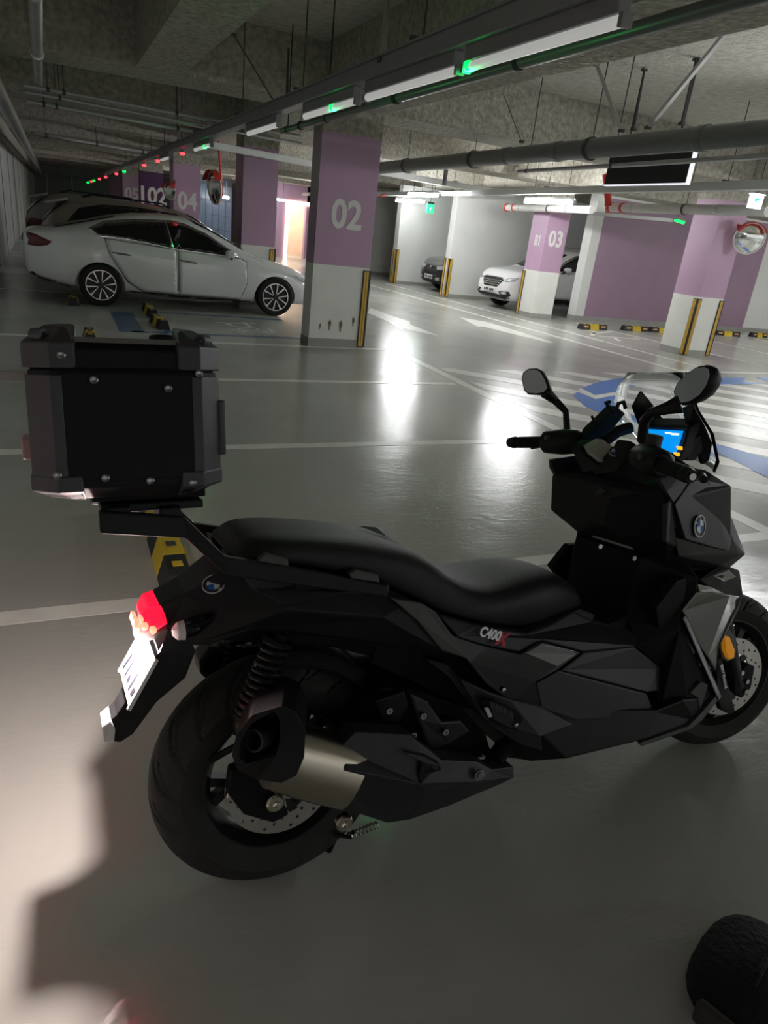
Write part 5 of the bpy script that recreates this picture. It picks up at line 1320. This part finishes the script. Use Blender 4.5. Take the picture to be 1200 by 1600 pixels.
# ---------------------------------------------------------------- white sedan
sd_ = empty('sedan_car', (-.43, 12.38, 0)); tag(sd_, 'white four-door sedan with dark windows parked left of the pillar marked 02', 'car')
Ls = 4.56
body_, tr = car_body(sd_, Ls,
    zt=[(0,.86),(.04,.97),(.15,1.0),(.42,1.04),(.8,1.14),(1.15,1.25),(1.5,1.325),(1.95,1.37),(2.3,1.365),(2.6,1.27),(2.95,1.10),(3.2,.965),(3.35,.915),(3.86,.81),(4.2,.71),(4.45,.58),(4.56,.45)],
    belt=[(0,.82),(.04,.93),(.2,.95),(.99,.985),(1.43,.965),(2.17,.895),(3.06,.865),(3.4,.83),(3.86,.74),(4.2,.64),(4.56,.40)],
    w_=[(0,.60),(.05,.70),(.3,.80),(1,.86),(2.3,.87),(3.5,.86),(4.1,.81),(4.4,.70),(4.56,.45)],
    wt=[(0,.5),(.4,.56),(.9,.53),(1.3,.51),(2.2,.52),(2.7,.57),(3.15,.68),(3.9,.64),(4.4,.48),(4.56,.3)],
    zb=[(0,.48),(.06,.32),(.6,.21),(1.4,.19),(2.3,.15),(3.3,.16),(4.4,.17),(4.56,.3)], axles=(1.02, 3.68), wr=.345, m=C_WHITE)
car_wheels(sd_, (1.02, 3.68), .76, .30, 10)
Wp = [(.91,1.07),(1.13,1.165),(1.57,1.235),(2.05,1.27),(2.25,1.245),(2.56,1.14),(3.0,.935),(3.06,.885),(2.81,.872),(2.17,.895),(1.43,.985),(1.02,1.0)]
Wp = [(x, z) for x, z in Wp]
for s in (-1, 1):
    cling('window_trim', tr, grown(Wp, .022), 'side', .004, C_CHR, sd_, s, .09)
    cling('window_rear', tr, [(.93,1.065),(1.13,1.155),(1.57,1.225),(1.98,1.255),(2.06,.91),(1.43,.985),(1.02,1.005)], 'side', .012, C_GLASS, sd_, s, .09)
    cling('window_front', tr, [(2.0,1.255),(2.25,1.235),(2.56,1.13),(2.98,.93),(3.03,.888),(2.81,.880),(2.17,.90),(2.08,.91)], 'side', .012, C_GLASS, sd_, s, .09)
    rd = [(1.10,.955),(2.10,.885),(2.12,.24),(1.62,.24),(1.40,.38),(1.16,.74)]; fd = [(2.14,.885),(3.08,.845),(3.18,.80),(3.20,.50),(3.10,.22),(2.15,.24)]
    cling('door_gap', tr, grown(rd, .009), 'side', .002, C_GAP, sd_, s, .09); cling('door_gap', tr, grown(fd, .009), 'side', .002, C_GAP, sd_, s, .09)
    d1 = cling('door', tr, rd, 'side', .007, C_WHITE, sd_, s, .07); d2 = cling('door', tr, fd, 'side', .007, C_WHITE, sd_, s, .07)
    for d_, x, z in ((d1, 1.32, .765), (d2, 2.28, .735)):
        h = tr.ray_cast(Vector((x, 3*s, z)), Vector((0, -s, 0)))[0]; y = h.y
        MB().tube([(x-.13, y+.006*s, z+.012), (x-.08, y+.03*s, z+.008), (x+.08, y+.03*s, z-.004), (x+.13, y+.006*s, z-.010)], [.012, .016, .016, .012], 8).build('handle', C_CHR, d_, smooth=True)
    cling('sill_trim', tr, [(1.42,.235),(3.3,.20),(3.3,.15),(1.42,.17)], 'side', .008, C_BLK, sd_, s, .12)
    cling('rear_skirt', tr, [(.03,.42),(.12,.36),(.70,.22),(.70,.195),(.1,.28),(.03,.36)], 'side', .008, C_BLK, sd_, s, .1)
    cling('tail_lamp', tr, [(.04,.95),(.18,.925),(.40,.845),(.33,.79),(.20,.765),(.08,.77),(.10,.85)], 'side', .010, C_TAIL, sd_, s, .06)
    cling('head_lamp', tr, [(3.98,.66),(4.25,.60),(4.42,.53),(4.40,.49),(4.2,.54)], 'side', .010, C_LAMP, sd_, s, .06)
cling('rear_window', tr, [(.42,-.50),(.42,.50),(1.25,.44),(1.25,-.44)], 'top', .010, C_GLASS, sd_, 1, .12)
cling('windscreen', tr, [(2.42,-.47),(2.42,.47),(3.18,.62),(3.26,.3),(3.28,0),(3.26,-.3),(3.18,-.62)], 'top', .010, C_GLASS, sd_, 1, .12)
cling('tail_lamp', tr, [(-.6,.90),(.6,.90),(.6,.82),(-.6,.82)], 'rear', .010, C_TAIL, sd_, 1, .12)
cling('grille', tr, [(-.5,.50),(.5,.50),(.42,.30),(-.42,.30)], 'front', .01, C_BLK, sd_, 1, .1, Ls)
car_mirror(sd_, 2.92, .94, .905, C_WHITE)
MB().tube([(3.22, -.4, .965), (3.1, .1, .985)], .008, 6).build('wiper', C_BLK, sd_)

# ---------------------------------------------------------------- SUV maker (used for the other four)
def suv(name, loc, rz, L, m, label, s=1.0, hatch=0, front=None):
    o = empty(name, loc, rz); tag(o, label, 'car')
    bo, t = car_body(o, L,
        zt=[(0,.95),(.05,1.12),(.22,1.33),(.4,1.46),(.8,1.54),(1.6,1.56),(2.3,1.52),(2.6,1.42),(3.0,1.18),(3.25,1.03),(3.6,.98),(4.0,.92),(L-.12,.80),(L-.03,.66),(L,.5)],
        belt=[(0,.85),(.05,1.0),(.4,1.05),(1.6,1.04),(2.6,1.0),(3.2,.97),(3.6,.93),(4.0,.87),(L-.1,.74),(L,.45)],
        w_=[(0,.66),(.06,.76),(.3,.84),(1,.87),(2.4,.875),(3.6,.87),(L-.25,.82),(L-.08,.72),(L,.58)],
        wt=[(0,.52),(.4,.60),(1,.60),(2.3,.60),(2.8,.64),(3.3,.72),(4,.66),(L-.1,.55),(L,.4)],
        zb=[(0,.42),(.08,.30),(.7,.24),(3.4,.22),(L-.2,.2),(L,.3)], axles=(.85, L-.86), wr=.385, m=m)
    car_wheels(o, (.85, L-.86), .76, .335, 10)
    for sg in (-1, 1):
        cling('window_trim', t, [(.42,1.12),(.62,1.36),(1.0,1.455),(1.6,1.475),(2.25,1.435),(2.62,1.28),(2.98,1.03),(.5,1.08)], 'side', .004, C_CHR if front == 'hex' else C_BLK, o, sg, .1)
        cling('window_rear', t, [(.46,1.13),(.64,1.34),(1.0,1.43),(1.58,1.45),(1.58,1.08),(.52,1.10)], 'side', .012, C_GLASS, o, sg, .1)
        cling('window_front', t, [(1.62,1.45),(2.22,1.41),(2.58,1.26),(2.90,1.06),(2.8,1.045),(1.62,1.08)], 'side', .012, C_GLASS, o, sg, .1)
        fd = [(1.62,1.03),(2.9,.99),(2.95,.6),(2.85,.40),(1.62,.40)]
        cling('door_gap', t, grown(fd, .008), 'side', .002, C_GAP, o, sg, .1); d_ = cling('door', t, fd, 'side', .007, m, o, sg, .08)
        h = t.ray_cast(Vector((1.85, 3*sg, .88)), Vector((0, -sg, 0)))[0]
        MB().tube([(1.74, h.y+.006*sg, .885), (1.78, h.y+.03*sg, .885), (1.94, h.y+.03*sg, .875), (1.98, h.y+.006*sg, .872)], .013, 8).build('handle', C_BLK, d_, smooth=True)
        cling('sill_cladding', t, [(1.2,.38),(2.92,.38),(2.92,.22),(1.2,.22)], 'side', .010, C_BLK, o, sg, .12)
        cling('tail_lamp', t, [(.03,1.0),(.32,1.0),(.30,.86),(.05,.84)], 'side', .010, C_TAIL, o, sg, .08)
    cling('rear_window', t, [(-.5,1.38),(.5,1.38),(.55,1.08),(-.55,1.08)], 'rear', .012, C_GLASS, o, 1, .12)
    cling('windscreen', t, [(2.50,-.52),(2.50,.52),(3.18,.64),(3.25,.3),(3.26,0),(3.25,-.3),(3.18,-.64)], 'top', .010, C_GLASS, o, 1, .12)
    cling('bumper_cladding', t, [(-.72,.36),(.72,.36),(.68,.22),(-.68,.22)], 'front', .010, C_BLK, o, 1, .1, L)
    for sg in (-1, 1):
        MB().tube([(.7, .56*sg, 1.545), (.85, .56*sg, 1.60), (2.0, .56*sg, 1.59), (2.15, .56*sg, 1.525)], .014, 8).build('roof_rail', C_BLK if front != 'hex' else C_SKID, o)
    car_mirror(o, 2.72, .95, 1.09, m, 1.1)
    def F(nm, poly, off, mm, sides=(1,), par=o, lim=.06): return [cling(nm, t, poly, 'front', off, mm, par, sg, lim, L) for sg in sides]
    if front == 'hex':
        g = F('grille', [(-.47,.70),(-.36,.74),(.36,.74),(.47,.70),(.30,.52),(-.30,.52)], .012, C_BLK)[0]
        for z, hw in ((.565,.33),(.615,.37),(.665,.41)): F('grille_bar', [(-hw,z+.014),(hw,z+.014),(hw-.01,z-.014),(-hw+.01,z-.014)], .022, C_CHR, par=g)
        F('grille_frame', [(-.49,.70),(-.37,.755),(.37,.755),(.49,.70),(.46,.70),(.36,.737),(-.36,.737),(-.46,.70)], .024, C_CHR, par=g)
        F('head_lamp', [(.50,.72),(.72,.78),(.80,.80),(.76,.70),(.55,.66)], .012, C_LAMP, (1, -1))
        F('fog_recess', [(.40,.43),(.72,.46),(.74,.38),(.70,.33),(.52,.34)], .010, C_BLK, (1, -1)); F('fog_lamp', [(.50,.425),(.68,.435),(.68,.38),(.54,.375)], .020, C_LAMP, (1, -1))
        F('number_plate', [(-.27,.49),(.27,.49),(.27,.39),(-.27,.39)], .030, C_PLATE)
        F('lower_intake', [(-.42,.35),(.42,.35),(.38,.25),(-.38,.25)], .016, C_BLK); F('skid_plate', [(-.60,.26),(.60,.26),(.50,.20),(-.50,.20)], .020, C_SKID)
        pz = t.ray_cast(Vector((L+2, 0, .635)), Vector((-1, 0, 0)))[0]
        e = flat('emblem', [[(.10*cos(a), .052*sin(a)) for a in [2*pi*k/28 for k in range(28)]], [(.085*cos(a), .040*sin(a)) for a in [2*pi*k/28 for k in range(28)]]], C_CHR, o, .01); place(e, pz+Vector((.035, 0, 0)), (0, 1, 0), (0, 0, 1))
        e2 = flat('emblem_letter', [[(-.045,-.035),(-.028,-.035),(-.012,-.004),(.014,.004),(.02,-.035),(.036,-.035),(.05,.035),(.034,.035),(.022,.012),(-.006,.004),(-.014,.035),(-.03,.035)]], C_CHR, o, .008); place(e2, pz+Vector((.035, 0, 0)), (0, 1, 0), (0, 0, 1))
        for k, x in enumerate((-.20,-.13,-.06,.05,.12,.19)): F('plate_character', [(x-.02,.47),(x+.02,.47),(x+.015,.41),(x-.02,.41)], .038, C_GAP, lim=.2)
    if front == 'slim':
        F('upper_grille', [(-.60,.72),(.60,.72),(.56,.66),(-.56,.66)], .012, C_BLK); F('head_lamp', [(.34,.70),(.62,.74),(.76,.72),(.70,.63),(.40,.61)], .020, C_LAMP, (1, -1))
        F('number_plate', [(-.25,.46),(.25,.46),(.25,.34),(-.25,.34)], .024, C_PLATE); F('lower_intake', [(-.60,.32),(.60,.32),(.55,.18),(-.55,.18)], .014, C_BLK)
        F('fog_lamp', [(.42,.40),(.62,.42),(.60,.33),(.44,.32)], .018, C_LAMP, (1, -1)); F('centre_badge', [(-.07,.70),(.07,.70),(.04,.64),(-.04,.64)], .028, C_CHR)
        for x in (-.18,-.09,.02,.10,.18): F('plate_character', [(x-.02,.43),(x+.02,.43),(x+.015,.37),(x-.02,.37)], .032, C_GAP, lim=.2)
    # spoiler over the rear window
    MB().prism([(.05, -.55, 1.40), (.45, -.58, 1.515), (.45, -.58, 1.475), (.12, -.55, 1.375)], (0, 1.12, 0)).build('roof_spoiler', m, o, .008)
    return o
LV = 4.25
suv('white_suv_car', (9.85+LV, 15.5, 0), pi, LV, C_PEARL, 'white SUV with chrome barred grille nosing out behind the pillar marked 03', front='hex')
suv('charcoal_suv_car', (9.95+LV, 19.05, 0), pi, LV, C_DARK, 'small charcoal SUV nosing out of the far bay', front='slim')
suv('champagne_suv_car', (-.20, 14.75, 0), 0, LV, C_BEIGE, 'brownish champagne SUV roof showing just behind the white sedan').scale = (1, 1, .95)
suv('grey_suv_car', (-.52, 17.2, 0), 0, LV, C_SILV, 'silver grey SUV tail farthest left behind the champagne one').scale = (1, 1, .97)
